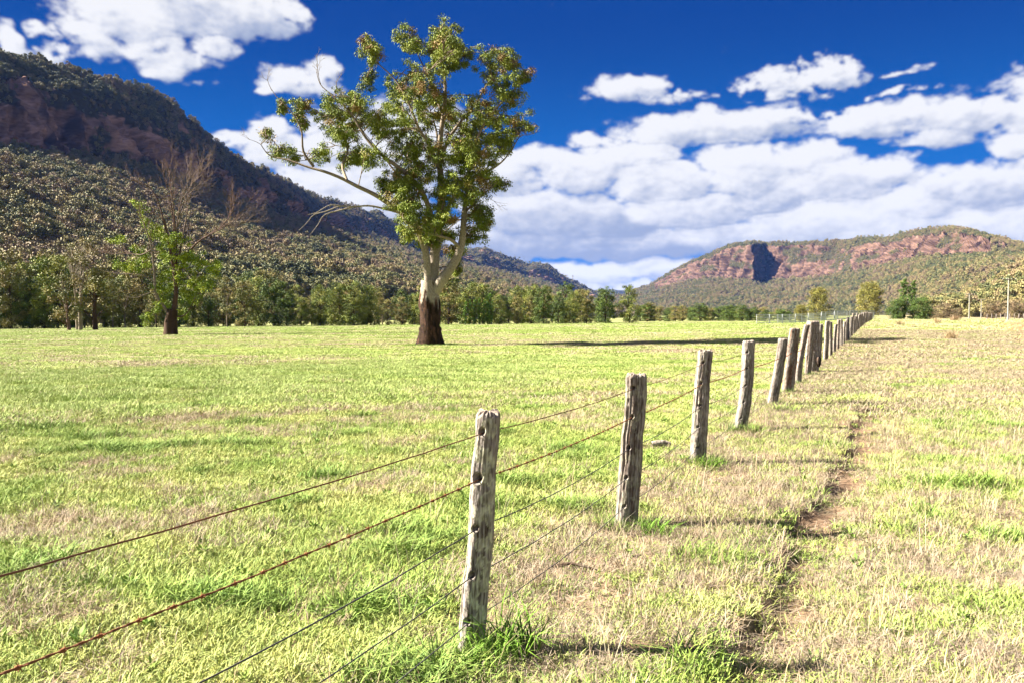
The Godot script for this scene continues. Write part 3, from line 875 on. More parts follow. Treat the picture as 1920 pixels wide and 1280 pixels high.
	var cb := MB.new()
	var twig := MB.new()
	var palette := [lin(0.075, 0.105, 0.014), lin(0.115, 0.15, 0.018), lin(0.185, 0.215, 0.022), lin(0.15, 0.13, 0.024), lin(0.17, 0.11, 0.034)]
	for b in blobs:
		var wide := sqrt(maxf(0.05, 1.0 - pow((b[0] - 800.0) / 260.0, 2.0)))
		var layers := 2 if b[2] > 26 else 1
		for ly in layers:
			var dz := rng.randf_range(-1, 1) * 3.6 * wide
			if b[1] < 120: dz *= 0.5
			var ctr: Vector3 = P.call(b[0], b[1], dz)
			var rx: float = b[2] * k
			var ry: float = b[3] * k
			var num := int(6.0 + rx * ry * 19.0 / layers)
			for q in num:
				var o := rdir() * pow(rng.randf(), 0.45)
				var c := ctr + Vector3(o.x * rx, o.y * ry, o.z * rx * 1.1)
				var tone := palette[rng.randi_range(0, 1)].lerp(palette[2], rng.randf() * 0.75) as Color
				if rng.randf() < 0.16:
					tone = palette[rng.randi_range(3, 4)]
				clump(cb, c, rng.randf_range(0.20, 0.42), rng.randi_range(95, 150), 0.165, 0.023, 0.8, jit(tone, 0.15))
				if q % 3 < 2:
					var from := nearest(pool, c, 0.2)
					if from.distance_to(c) < 3.2:
						var mid := from.lerp(c, 0.55) + Vector3(rng.randf_range(-0.2, 0.2), rng.randf_range(-0.05, 0.3), rng.randf_range(-0.2, 0.2))
						twig.tube(PackedVector3Array([from, mid, c]), PackedFloat32Array([0.032, 0.02, 0.008]), 4, PackedColorArray([grey, grey, grey]), 0.0, null, false)
						if q % 4 == 0:
							pool.append(mid)
	# bare twigs poking out of the crown
	for s in [[612, 172, 0.9, -0.3, 1.0], [604, 150, 0.9, 0.1, 1.0], [640, 190, 1.2, 0.1, 1.0], [500, 278, 0.8, -0.8, 0.4], [527, 186, 1.4, -0.3, 0.8], [845, 240, 1.0, 0.3, 0.7], [905, 372, 0.9, 0.8, -0.3], [880, 440, 1.0, 0.9, -0.1]]:
		var bare := MB.new()
		twigs(bare, P.call(s[0], s[1], s[2]), Vector3(s[3], s[4], 0).normalized(), 0.75, 0.018, 3, grey, 0.65, 0.1)
		part("twig", bare.mesh(M.bark), t)
	part("branchlets", twig.mesh(M.bark), t).set_meta("kind", "stuff")
	part("crown", cb.mesh(M.leaf, false), t)
	print("gum leaves ", cb.i.size() / 3)

func half_dead_tree() -> void:
	rng.seed = 777
	var depth := 92.0
	var base := on_ground(319, depth)
	base.y -= 0.1
	var k := depth / F
	var P := func(px: float, py: float, dz := 0.0) -> Vector3: return Vector3((px - 319.0) * k, (628.5 - py) * k, dz)
	var t := thing("half_dead_tree", "half-dead tree with bare reddish upper branches and bright lime leaves below", "tree", base)
	var tb := MB.new()
	limb([P.call(319, 630), P.call(319, 612), P.call(320, 596), P.call(323, 580)], 0.78, 0.55, tb, 16, lin(0.12, 0.075, 0.055), lin(0.09, 0.06, 0.045), 0.3)
	part("trunk", tb.mesh(M.bark), t)
	var lb := MB.new()
	var dead := lin(0.23, 0.16, 0.145)
	var pale := lin(0.33, 0.28, 0.26)
	var brown := lin(0.14, 0.09, 0.07)
	var pool := PackedVector3Array()
	var sets := [
		[[P.call(317, 592), P.call(308, 570, 0.5), P.call(298, 550, 0.8), P.call(297, 505, 1.0), P.call(293, 460, 1.2), P.call(284, 430, 1.3), P.call(272, 395, 1.3)], 0.3, 0.06, pale, pale],
		[[P.call(323, 590), P.call(330, 550), P.call(326, 505), P.call(318, 455), P.call(308, 410), P.call(297, 375), P.call(283, 352), P.call(262, 343), P.call(240, 335)], 0.42, 0.03, brown, dead],
		[[P.call(326, 505), P.call(325, 440, -0.5), P.call(318, 385, -0.8), P.call(308, 345, -1.0), P.call(296, 312, -1.0)], 0.24, 0.03, brown, dead],
		[[P.call(328, 520), P.call(334, 450, 0.6), P.call(333, 390, 0.8), P.call(327, 340, 0.8), P.call(331, 302, 0.8)], 0.24, 0.03, brown, dead],
		[[P.call(328, 520), P.call(338, 440, -1), P.call(346, 380, -1.4), P.call(345, 330, -1.4), P.call(347, 305, -1.4)], 0.22, 0.03, brown, pale],
		[[P.call(332, 500), P.call(340, 430, 1), P.call(352, 380, 1.4), P.call(366, 345, 1.5), P.call(372, 318, 1.5)], 0.22, 0.03, brown, pale],
		[[P.call(340, 430, 1), P.call(358, 372, 0.5), P.call(375, 350, 0.2), P.call(392, 345, 0.2)], 0.13, 0.02, pale, pale],
		[[P.call(352, 380, 1.4), P.call(372, 340, 0.5), P.call(388, 315, 0.4)], 0.1, 0.02, pale, pale],
		[[P.call(332, 520), P.call(350, 470, -1), P.call(372, 445, -1.5), P.call(400, 428, -1.8), P.call(430, 408, -1.8), P.call(455, 385, -1.8)], 0.26, 0.03, brown, dead],
		[[P.call(372, 445, -1.5), P.call(410, 430, -0.6), P.call(440, 418, -0.3), P.call(462, 418, -0.3)], 0.13, 0.02, brown, pale],
		[[P.call(400, 428, -1.8), P.call(424, 395, -2.2), P.call(428, 368, -2.2)], 0.1, 0.02, dead, dead],
		[[P.call(297, 530, 0.9), P.call(282, 518, 1.4), P.call(262, 515, 1.8), P.call(238, 514, 2.0), P.call(212, 510, 2.0)], 0.11, 0.02, pale, pale],
		[[P.call(297, 545, 0.9), P.call(280, 553, 1.4), P.call(266, 558, 1.6), P.call(246, 556, 1.8)], 0.07, 0.02, pale, pale],
		[[P.call(293, 470, 1.2), P.call(270, 478, 0.6), P.call(245, 476, 0.2), P.call(205, 476, 0.0)], 0.12, 0.02, pale, dead],
		[[P.call(325, 592), P.call(345, 592, 0.5), P.call(360, 580, 0.8), P.call(372, 555, 0.8)], 0.17, 0.03, brown, brown]]
	for s in sets:
		var got := limb(s[0], s[1] * 0.7, s[2] * 0.7, lb, 7, s[3], s[4], 0.1, 0.8)
		for q in got:
			pool.append(q)
		if s[0][-1].y > 7.5:
			for q in 15:
				var f := rng.randf_range(0.45, 1.0)
				var at_ := got[int(f * (got.size() - 1))]
				var d: Vector3 = (s[0][-1] - s[0][-2]).normalized()
				twigs(lb, at_, (d + rdir() * 0.5 + Vector3(0, 0.35, 0)).normalized(), rng.randf_range(0.9, 1.9), 0.024, 3, dead.lerp(s[4], 0.4), 0.55, 0.14)
	part("limbs", lb.mesh(M.bark), t)
	var cb := MB.new()
	for b in [[265, 390, 11, 13], [268, 412, 10, 14], [288, 425, 10, 10], [240, 452, 14, 8], [255, 470, 20, 13], [230, 498, 18, 10], [262, 498, 24, 16], [300, 442, 20, 12], [302, 475, 24, 24], [340, 452, 28, 14], [350, 480, 28, 24], [330, 518, 34, 28], [368, 488, 18, 18], [388, 505, 15, 15], [374, 530, 24, 18], [345, 552, 28, 20], [302, 538, 18, 22], [300, 575, 17, 22], [293, 598, 11, 12], [402, 498, 9, 12], [330, 585, 18, 12], [395, 535, 12, 9]]:
		var ctr: Vector3 = P.call(b[0], b[1], rng.randf_range(-1.8, 2.2))
		var num := int(5 + b[2] * b[3] * k * k * 10.0)
		for q in num:
			var o := rdir() * pow(rng.randf(), 0.5)
			var c := ctr + Vector3(o.x * b[2] * k, o.y * b[3] * k, o.z * 1.6)
			var tone := lin(0.22, 0.27, 0.018).lerp(lin(0.10, 0.15, 0.014), rng.randf())
			clump(cb, c, rng.randf_range(0.26, 0.52), 72, 0.21, 0.048, 0.2, jit(tone, 0.2))
			if q % 3 == 0:
				var from := nearest(pool, c, 0.3)
				if from.distance_to(c) < 4.0:
					lb.tube(PackedVector3Array([from, from.lerp(c, 0.5) + rdir() * 0.2, c]), PackedFloat32Array([0.04, 0.03, 0.012]), 4, PackedColorArray([pale, pale, pale]), 0.0, null, false)
	part("crown", cb.mesh(M.leaf, false), t)

# a generic field-edge tree standing at the origin: returns [trunk mesh, crown mesh]
func tree_kind(seed_: int, high: float, wide: float, bare: float, lean: float, droop: float, tones: Array, wood: Color, trunk_r: float, density: float, leaf: float, shape: float) -> Array:
	rng.seed = seed_
	var tb := MB.new()
	var cb := MB.new()
	var top := Vector3(lean * high, high * 0.92, rng.randf_range(-0.4, 0.4))
	var spine := limb([Vector3(0, -0.4, 0), Vector3(lean * high * 0.1 + rng.randf_range(-0.2, 0.2), high * 0.3, 0.1), Vector3(lean * high * 0.5 + rng.randf_range(-0.4, 0.4), high * 0.6, rng.randf_range(-0.3, 0.3)), top], trunk_r, 0.04, tb, 9, wood, wood * 0.9, 0.2)
	var number := int(26 * density)
	for q in number:
		var f := rng.randf()
		var y := lerpf(bare, 1.0, f)
		# outline: shape 0 = column, 1 = rounded crown, 2 = cone
		var prof := 1.0
		if shape < 0.5:
			prof = sqrt(clampf(1.0 - pow(absf(f - 0.4) / 0.62, 2.0), 0.08, 1.0))
		elif shape < 1.5:
			prof = sqrt(clampf(1.0 - pow(absf(f - 0.45) / 0.6, 2.0), 0.1, 1.0))
		else:
			prof = clampf(1.15 - f, 0.12, 1.0)
		var a := rng.randf() * TAU
		var rr := wide * 0.5 * prof * pow(rng.randf(), 0.55)
		var ax := spine[int(clampf(y * 0.98, 0, 0.999) * spine.size())]
		var c := Vector3(ax.x + cos(a) * rr, y * high, ax.z + sin(a) * rr)
		var rad := wide * rng.randf_range(0.10, 0.19) * (0.75 if shape < 0.5 else 1.0)
		var tone: Color = jit(tones[rng.randi_range(0, tones.size() - 1)], 0.18)
		clump(cb, c, rad, int(96 * rng.randf_range(0.7, 1.2)), leaf * 0.76, leaf * 0.23, droop, tone)
		if rr > wide * 0.12 and q % 2 == 0:
			var from := spine[int(clampf((y - 0.22 * rr / wide - 0.08) * 0.98, 0.1, 0.999) * spine.size())]
			tb.tube(PackedVector3Array([from, from.lerp(c, 0.55) + Vector3(0, 0.15, 0), c]), PackedFloat32Array([trunk_r * 0.3, trunk_r * 0.2, 0.02]), 5, PackedColorArray([wood, wood, wood]), 0.0, null, false)
	return [tb.mesh(M.bark), cb.mesh(M.leaf, false)]

func plant_tree(called: String, kind: Array, px: float, depth: float, size: float, label: String, group := "") -> Node3D:
	var t := thing(called, label, "tree", on_ground(px, depth), rng.randf() * TAU, group)
	t.scale = Vector3(size * rng.randf_range(0.9, 1.12), size, size * rng.randf_range(0.9, 1.12))
	part("trunk", kind[0], t)
	part("crown", kind[1], t)
	return t

func make_treeline() -> void:
	var olive := [lin(0.115, 0.145, 0.03), lin(0.16, 0.185, 0.036), lin(0.085, 0.115, 0.026), lin(0.19, 0.195, 0.045)]
	var dull := [lin(0.13, 0.13, 0.036), lin(0.17, 0.155, 0.046), lin(0.095, 0.10, 0.03), lin(0.19, 0.155, 0.058)]
	var deep := [lin(0.065, 0.10, 0.022), lin(0.095, 0.135, 0.028), lin(0.05, 0.075, 0.02)]
	var wood := lin(0.10, 0.075, 0.058)
	var kinds := []
	# all drawn 14 m high; scaled where they stand
	for q in 4:
		kinds.append(tree_kind(900 + q, 14.0, 7.8, 0.02, 0.0, 0.3, olive, wood, 0.26, 3.2, 0.5, 1.0))
	for q in 3:
		kinds.append(tree_kind(920 + q, 14.0, 7.0, 0.06, 0.02, 0.5, dull, wood, 0.24, 2.8, 0.5, 1.0))
	for q in 3:
		kinds.append(tree_kind(940 + q, 14.0, 7.4, 0.0, 0.0, 0.4, deep, wood, 0.26, 3.2, 0.5, 1.0))
	for q in 2:
		kinds.append(tree_kind(950 + q, 14.0, 5.6, 0.32, 0.03 - 0.05 * q, 0.5, dull, lin(0.33, 0.28, 0.23), 0.22, 1.5, 0.45, 1.0))
	var labels := ["olive-green bushy tree in the dense tree line across the paddock", "brownish olive loose tree in the dense tree line across the paddock", "dark green tree in the dense tree line across the paddock", "thin-crowned gum with bare pale trunk in the tree line across the paddock"]
	rng.seed = 31
	var r2 := RandomNumberGenerator.new()
	r2.seed = 32
	# front row: px, top y
	var tops := [[-60, 500], [0, 505], [120, 498], [250, 505], [330, 530], [420, 535], [500, 522], [560, 545], [640, 540], [720, 546], [780, 545], [850, 532], [930, 552], [980, 545], [1040, 540], [1090, 552], [1150, 548]]
	for row in 3:
		var px := -70.0 + row * 9.0
		while px < 1145.0:
			var k := 0
			while k < tops.size() - 2 and tops[k + 1][0] < px:
				k += 1
			var top: float = lerpf(tops[k][1], tops[k + 1][1], clampf((px - tops[k][0]) / (tops[k + 1][0] - tops[k][0]), 0, 1))
			var skip := px > 855.0 and px < 932.0 and row == 0
			var depth := 192.0 + row * 16.0 + r2.randf_range(-5, 7)
			var base := on_ground(px, depth)
			var yb := 590.0 + (CAM_H - base.y) / depth * F
			var high := (yb - top) * depth / F * r2.randf_range(0.72, 1.2) * (1.0 + 0.03 * row)
			var sort := r2.randi_range(0, 11)
			if not skip:
				plant_tree("treeline_tree", kinds[sort], px, depth, high / 14.0, labels[0 if sort < 4 else (1 if sort < 7 else (2 if sort < 10 else 3))], ["olive trees of the far tree line", "brownish trees of the far tree line", "dark trees of the far tree line", "thin gums of the far tree line"][0 if sort < 4 else (1 if sort < 7 else (2 if sort < 10 else 3))])
			px += r2.randf_range(22.0, 38.0)
	# farther row beyond the yards
	for q in 34:
		var px := 1203.0 + q * 9.0 + r2.randf_range(-4, 4)
		var top := 571.0 + r2.randf_range(-4, 9) + (7.0 if px > 1400 else 0.0)
		var depth := 255.0 + r2.randf_range(-14, 22)
		var base := on_ground(px, depth)
		var high := (590.0 + (CAM_H - base.y) / depth * F - top) * depth / F
		var o := plant_tree("distant_tree", kinds[r2.randi_range(3, 9)], px, depth, high / 14.0 * 0.98, "small dark tree in the distant row between the tree line and the stock yards", "distant row of trees by the yards")
		o.scale.x *= 1.7
		o.scale.z *= 1.7
	# the single leafy tree at the gap in the tree line
	plant_tree("field_tree", kinds[1], 1180, 196, 9.1 / 14.0, "full olive-green tree standing alone at the right end of the tree line")
	# poplars
	var pop := []
	for q in 3:
		pop.append(tree_kind(960 + q, 10.0, 1.75, 0.02, 0.0, -0.5, [lin(0.10, 0.18, 0.03), lin(0.13, 0.22, 0.036), lin(0.075, 0.13, 0.024)], wood, 0.12, 2.6, 0.34, 0.0))
	var pp := [[872, 566], [881, 562], [890, 560], [899, 560], [907, 563], [914, 556], [921, 552]]
	for q in pp.size():
		var base := on_ground(pp[q][0], 186.0)
		var high: float = (590.0 + (CAM_H - base.y) / 186.0 * F - pp[q][1]) * 186.0 / F
		plant_tree("poplar", pop[q % 3], pp[q][0], 186.0, high / 10.0, "slim bright green poplar in the short row before the tree line", "row of poplars")
	# beyond the fence end: two willowy trees, a dark bush, a poplar-like tree, brown scrub
	var willow := tree_kind(970, 10.0, 7.6, 0.08, 0.0, 0.75, [lin(0.15, 0.145, 0.035), lin(0.19, 0.175, 0.045), lin(0.11, 0.105, 0.03)], wood, 0.2, 5.0, 0.36, 1.0)
	var bush := tree_kind(971, 6.0, 6.6, 0.02, 0.0, 0.0, [lin(0.055, 0.09, 0.02), lin(0.075, 0.12, 0.026), lin(0.045, 0.07, 0.018)], wood, 0.16, 3.8, 0.36, 1.0)
	var spire := tree_kind(972, 12.0, 3.0, 0.05, 0.0, -0.3, [lin(0.075, 0.125, 0.03), lin(0.10, 0.15, 0.036), lin(0.055, 0.09, 0.025)], wood, 0.16, 3.6, 0.34, 0.0)
	var scrub := tree_kind(973, 6.0, 7.0, 0.05, 0.0, 0.1, [lin(0.13, 0.095, 0.055), lin(0.10, 0.085, 0.045), lin(0.16, 0.12, 0.075)], wood, 0.14, 2.4, 0.36, 1.0)
	for e in [["willow_tree", willow, 1537, 540, 165, 10.0, "narrow yellow-olive tree behind the metal stock yards"], ["willow_tree", willow, 1503, 572, 180, 10.0, "small round yellow-olive tree behind the metal stock yards"], ["willow_tree", willow, 1628, 530, 165, 10.0, "broad yellow-olive tree behind the end of the stock yards"],
			["round_bush", bush, 1684, 565, 160, 6.0, "low dark green round bush at the far end of the post fence"], ["leafy_tree", spire, 1712, 527, 160, 12.0, "tall dark green tree with two pointed tops beyond the post fence"], ["leafy_tree", spire, 1696, 524, 163, 12.0, "narrow pointed green tree crowding the taller dark green tree"], ["round_bush", bush, 1726, 562, 158, 6.0, "dark green bush under the pointed trees beyond the fence"],
			["scrub_tree", scrub, 1770, 570, 190, 6.0, "brown leafless scrub beside the dark green trees"], ["scrub_tree", scrub, 1750, 576, 200, 6.0, "lower brown scrub between the green trees and the poles"], ["scrub_tree", scrub, 1795, 578, 215, 6.0, "brown scrub behind the shorter power poles"], ["scrub_tree", scrub, 1862, 566, 230, 6.0, "brown scrub on the rise left of the tallest power pole"], ["scrub_tree", scrub, 1912, 566, 220, 6.0, "brown scrub behind the roadside fence at the hill foot"]]:
		var base := on_ground(e[2], e[4])
		var high: float = (590.0 + (CAM_H - base.y) / e[4] * F - e[3]) * e[4] / F
		var o := plant_tree(e[0], e[1], e[2], e[4], high / e[5], e[6])
		if e[0] == "willow_tree":
			o.scale.x *= 0.95
			o.scale.z *= 0.95
	# the pale-trunked gums at the left of the paddock
	var pale := lin(0.47, 0.42, 0.36)
	var thin := [lin(0.15, 0.14, 0.06), lin(0.18, 0.155, 0.075), lin(0.12, 0.12, 0.045)]
	var g1 := tree_kind(980, 15.0, 5.0, 0.55, 0.03, 0.4, thin, pale, 0.34, 0.55, 0.4, 1.0)
	var g2 := tree_kind(981, 15.0, 4.2, 0.6, -0.05, 0.4, thin, pale, 0.3, 0.4, 0.4, 1.0)
	var g3 := tree_kind(982, 9.0, 6.4, 0.25, -0.16, 0.4, dull, lin(0.30, 0.21, 0.17), 0.34, 0.9, 0.42, 1.0)
	var g4 := tree_kind(983, 10.0, 6.4, 0.3, 0.04, 0.4, dull, lin(0.12, 0.08, 0.06), 0.42, 1.3, 0.42, 1.0)
	for e in [["pale_gum", g1, 150, 447, 150, 15.0, "tall thin gum with pale twin-like straight trunk at the paddock edge"], ["pale_gum", g2, 144, 470, 152, 15.0, "slimmer pale gum leaning against the tall pale one"], ["leaning_gum", g3, 129, 520, 148, 9.0, "leaning half-bare gum beside the tall pale gums"], ["dark_trunked_gum", g4, 178, 505, 149, 10.0, "stout dark-trunked gum on the other side of the pale gums"]]:
		var base := on_ground(e[2], e[4])
		var high: float = (590.0 + (CAM_H - base.y) / e[4] * F - e[3]) * e[4] / F
		var o := plant_tree(e[0], e[1], e[2], e[4], high / e[5], e[6])
		o.rotation.y = 0.0
		if e[0] != "dark_trunked_gum":
			var tw := MB.new()
			for q in 9:
				var f := rng.randf_range(0.3, 0.75)
				twigs(tw, Vector3((0.03 if e[1] == g1 else (-0.05 if e[1] == g2 else -0.16)) * e[5] * f * 0.7, e[5] * f, 0.05), Vector3(rng.randf_range(-0.7, 0.7), 1.0, rng.randf_range(-0.6, 0.6)).normalized(), e[5] * 0.13, 0.07, 3, pale, 0.5, 0.25)
			part("bare_branches", tw.mesh(M.bark), o)

# ---------------------------------------------------------------- fence

# a split hardwood post standing on the origin, with weathered faces, cracks and lichen
func post_mesh(seed_: int, high: float, wide: float, deep: float, lean: Vector2, bow: float, round_n: int, rows: int, lichen: float, red: float, holes: Array) -> ArrayMesh:
	rng.seed = seed_
	var nz := FastNoiseLite.new()
	nz.seed = seed_
	nz.frequency = 1.0
	nz.fractal_octaves = 3
	var mb := MB.new()
	var grooves := []
	for k in rng.randi_range(3, 5):
		grooves.append([rng.randf() * TAU, rng.randf_range(0.05, 0.11), rng.randf_range(0.10, 0.26), rng.randf_range(0.0, 0.5), rng.randf_range(0.6, 1.1)])
	var tone := rng.randf_range(0.88, 1.15)
	for j in rows + 1:
		var f := float(j) / rows
		var y := lerpf(-0.15, high, f)
		for i in round_n:
			var a := TAU * i / round_n
			# rounded, uneven four-sided section
			var ca := cos(a)
			var sa := sin(a)
			var sq := pow(pow(absf(ca), 3.4) + pow(absf(sa), 3.4), -1.0 / 3.4)
			var r := sq * (1.0 + 0.09 * nz.get_noise_3d(ca * 0.9, y * 1.6, sa * 0.9) + 0.05 * nz.get_noise_3d(ca * 5.0, y * 2.0, sa * 5.0) + 0.02 * nz.get_noise_3d(ca * 16.0, y * 9.0, sa * 16.0))
			for g in grooves:
				var da := absf(wrapf(a - g[0] - 0.12 * nz.get_noise_1d(y * 3.0 + g[0]), -PI, PI))
				if da < g[1] * 2.0 and f > g[3] and f < g[4]:
					r -= g[2] * exp(-pow(da / g[1] * 1.6, 2.0)) * sstep(g[3], g[3] + 0.12, f) * (1.0 - sstep(g[4] - 0.12, g[4] + 0.01, f) * (0.0 if g[4] >= 1.0 else 1.0))
			r *= lerpf(1.08, 0.96, f)
			var ox := bow * sin(f * PI) + lean.x * y + 0.012 * nz.get_noise_1d(y * 2.0)
			var oz := lean.y * y
			var yy := y
			if j == rows:
				yy += 0.022 * nz.get_noise_2d(ca * 3.0, sa * 3.0)
				r *= 0.95
			var p := Vector3(ca * r * wide * 0.5 + ox, yy, sa * r * deep * 0.5 + oz)
			for hh in holes:                       # drilled holes where the wires pass: [height, direction, radius]
				var q := Vector3(cos(hh[1]) * wide * 0.5 + ox, hh[0], sin(hh[1]) * deep * 0.5 + oz)
				var e := p.distance_to(q)
				if e < hh[2]:
					p -= Vector3(ca * wide, 0, sa * deep) * 0.34 * (1.0 - sstep(hh[2] * 0.55, hh[2], e))
			mb.v.append(p)
			var grey := lin(0.23, 0.208, 0.19).lerp(lin(0.40, 0.375, 0.36), sstep(-0.3, 0.4, nz.get_noise_3d(ca * 4.0, y * 1.2, sa * 4.0)))
			grey = grey.lerp(lin(0.06, 0.042, 0.034), sstep(0.05, 0.4, nz.get_noise_3d(ca * 9.0 + 5.0, y * 1.6, sa * 9.0)) * 0.8)
			grey = grey.lerp(lin(0.24, 0.11, 0.065), red * sstep(-0.15, 0.35, nz.get_noise_3d(ca * 2.0 + 9.0, y * 1.4, sa * 2.0)))
			var lic := nz.get_noise_3d(p.x * 13.0, y * 10.0, p.z * 13.0)
			var ring := sstep(0.10, 0.2, lic) * (1.0 - 0.6 * sstep(0.28, 0.42, lic))
			grey = grey.lerp(lin(0.47, 0.48, 0.37), lichen * ring)
			mb.c.append(grey * tone)
	for j in rows:
		for i in round_n:
			var a := j * round_n + i
			var b := j * round_n + (i + 1) % round_n
			mb.i.append_array(PackedInt32Array([a, b, a + round_n, b, b + round_n, a + round_n]))
	# weathered end grain: rings inwards over the top
	var start := rows * round_n
	var prev := start
	for ring in 3:
		var s := mb.v.size()
		var ctr := Vector3.ZERO
		for i in round_n:
			ctr += mb.v[start + i]
		ctr /= round_n
		for i in round_n:
			var p: Vector3 = mb.v[start + i].lerp(ctr, [0.12, 0.5, 0.97][ring])
			p.y += 0.012 + 0.02 * nz.get_noise_2d(p.x * 30.0, p.z * 30.0)
			mb.v.append(p)
			mb.c.append(lin(0.30, 0.26, 0.23) * rng.randf_range(0.7, 1.2))
		for i in round_n:
			var a := prev + i
			var b := prev + (i + 1) % round_n
			var c := s + i
			var d := s + (i + 1) % round_n
			mb.i.append_array(PackedInt32Array([a, b, c, b, d, c]))
		prev = s
	smooth_normals(mb)
	return mb.mesh(M.timber)

func smooth_normals(mb: MB) -> void:
	mb.n.resize(mb.v.size())
	mb.n.fill(Vector3.ZERO)
	for k in range(0, mb.i.size(), 3):
		var a := mb.i[k]
		var b := mb.i[k + 1]
		var c := mb.i[k + 2]
		var nn := (mb.v[c] - mb.v[a]).cross(mb.v[b] - mb.v[a])
		mb.n[a] += nn
		mb.n[b] += nn
		mb.n[c] += nn
	for k in mb.n.size():
		mb.n[k] = mb.n[k].normalized()

func fence_at(dist: float) -> Vector3:
	var p := FENCE_O + FENCE_D * dist
	return Vector3(p.x, gh(p.x, p.y), p.y)

const WIRE_H := [1.065, 0.845, 0.61, 0.385, 0.165]

func make_fence() -> Array:
	var turn := atan2(-FENCE_D.x, -FENCE_D.y) * 0.0
	# [distance along the fence, height, width, depth, lean x, lean z, bow, lichen, red, label]
	var posts := [
		[-5.0, 1.12, 0.12, 0.12, 0.02, 0.0, 0.0, 0.8, 0.0, "grey split fence post standing before the lichen-covered one"],
		[-2.55, 1.12, 0.12, 0.12, 0.02, 0.0, 0.0, 0.8, 0.0, "grey weathered fence post next before the lichen-covered one"],
		[0.0, 1.15, 0.118, 0.115, 0.075, 0.0, 0.008, 1.0, 0.0, "lichen-covered fence post with drilled holes and a green grass tussock at its foot"],
		[2.52, 1.16, 0.16, 0.135, 0.07, 0.01, 0.012, 0.55, 0.12, "thick grey fence post with a long crack, dry twigs round its foot"],
		[5.2, 1.19, 0.155, 0.135, 0.055, 0.0, -0.008, 0.5, 0.05, "fence post with pale left face and dark lichen-dotted front, second from the long-cracked post"],
		[7.9, 1.21, 0.16, 0.14, 0.10, 0.0, 0.03, 0.25, 0.0, "fence post with bulging grey side and a hollow split at its top"],
		[11.4, 1.18, 0.165, 0.14, 0.16, 0.0, 0.02, 0.1, 0.0, "smooth grey fence post leaning to the right, without bark"],
		[14.0, 1.33, 0.22, 0.15, 0.11, 0.0, 0.0, 0.2, 0.75, "broad reddish split fence post with a ragged pale top"],
		[16.3, 1.38, 0.13, 0.12, 0.14, 0.0, -0.04, 0.1, 0.25, "thin crooked dark fence post between the reddish post and the strainer"],
		[18.9, 1.40, 0.15, 0.14, 0.07, 0.0, 0.0, 0.3, 0.35, "narrow fence post leaning right beside the thick strainer post"]]
	var spots := []
	for p in posts:
		var fp := fence_at(p[0])
		var o := thing("fence_post", p[9], "fence post", fp, 0.0, "split posts of the paddock fence")
		var holes := []
		var fine: bool = p[0] >= 0.0 and p[0] < 9.0
		if fine:
			for hgt in WIRE_H:
				var big: bool = hgt == WIRE_H[1] and p[0] == 0.0
				holes.append([hgt + 0.01, PI * 0.64, 0.026 if big else 0.017])
		part("post", post_mesh(int(p[0] * 10) + 3000, p[1], p[2], p[3], Vector2(p[4], p[5]), p[6], 72 if fine else 40, 150 if fine else 60, p[7], p[8], holes), o)
		spots.append([p[0], p[4], p[5]])
	# the strainer: a thick round log with a knot, bound with wire
	var sd := 20.3
	var sp := fence_at(sd)
	var st := thing("strainer_post", "thick round strainer post with a dark burnt knot hole and wires bound round it", "fence post", sp)
	part("post", post_mesh(4100, 1.42, 0.33, 0.31, Vector2(0.01, 0.0), 0.0, 48, 70, 0.15, 0.12, []), st)
	var kb := MB.new()
	for q in 13:
		for s in 14:
			var a := TAU * s / 14.0
			var f := q / 12.0
			var prof := 0.10 * sqrt(maxf(0.0, 1.0 - pow(maxf(0.0, f - 0.35) / 0.65, 2.0))) + 0.02
			if q >= 10: prof = 0.05
			var z := 0.06 * minf(f / 0.7, 1.0) - (0.05 if q >= 10 else 0.0)
			var p := Vector3(0.12, 0.33, 0.12) + Vector3(0.75, 0, 0.66) * z + (Vector3(-0.66, 0, 0.75) * cos(a) * 0.8 + Vector3(0, 1.25, 0) * sin(a)) * prof * (1.0 + 0.12 * sin(a * 3.0))
			kb.v.append(p)
			kb.c.append(lin(0.035, 0.026, 0.022) if q > 6 else lin(0.13, 0.10, 0.085))
	for q in 12:
		for s in 14:
			var a := q * 14 + s
			var b := q * 14 + (s + 1) % 14
			kb.i.append_array(PackedInt32Array([a, b, a + 14, b, b + 14, a + 14]))
	smooth_normals(kb)
	part("knot", kb.mesh(M.timber), st)
	for hgt in [1.30, 1.1, 0.86, 0.62, 0.40]:
		var wb := MB.new()
		var pts := PackedVector3Array()
		var rr := PackedFloat32Array()
		var cc := PackedColorArray()
		for q in 25:
			var a := TAU * q / 24.0
			var sq := pow(pow(absf(cos(a)), 3.4) + pow(absf(sin(a)), 3.4), -1.0 / 3.4)
			pts.append(Vector3(cos(a) * 0.185 * sq + 0.01 * hgt, hgt + 0.012 * sin(a + hgt * 9.0), sin(a) * 0.175 * sq))
			rr.append(0.0045)
			cc.append(lin(0.14, 0.075, 0.05))
		wb.tube(pts, rr, 5, cc, 0.0, null, false)
		part("binding_wire", wb.mesh(M.wire), st)
	spots.append([sd, 0.01, 0.0])
	# the posts beyond the strainer, dwindling into the distance
	var kinds := []
	for q in 6:
		kinds.append(post_mesh(5000 + q, 1.22 + 0.04 * (q % 3), 0.125 + 0.02 * (q % 2), 0.11, Vector2(0.05 - 0.03 * (q % 3), 0.02 * (q % 2)), 0.015 * (q % 3 - 1), 28, 36, 0.25, 0.3 if q % 3 == 1 else 0.05, []))
	rng.seed = 88
	var d := 22.9
	var idx := 0
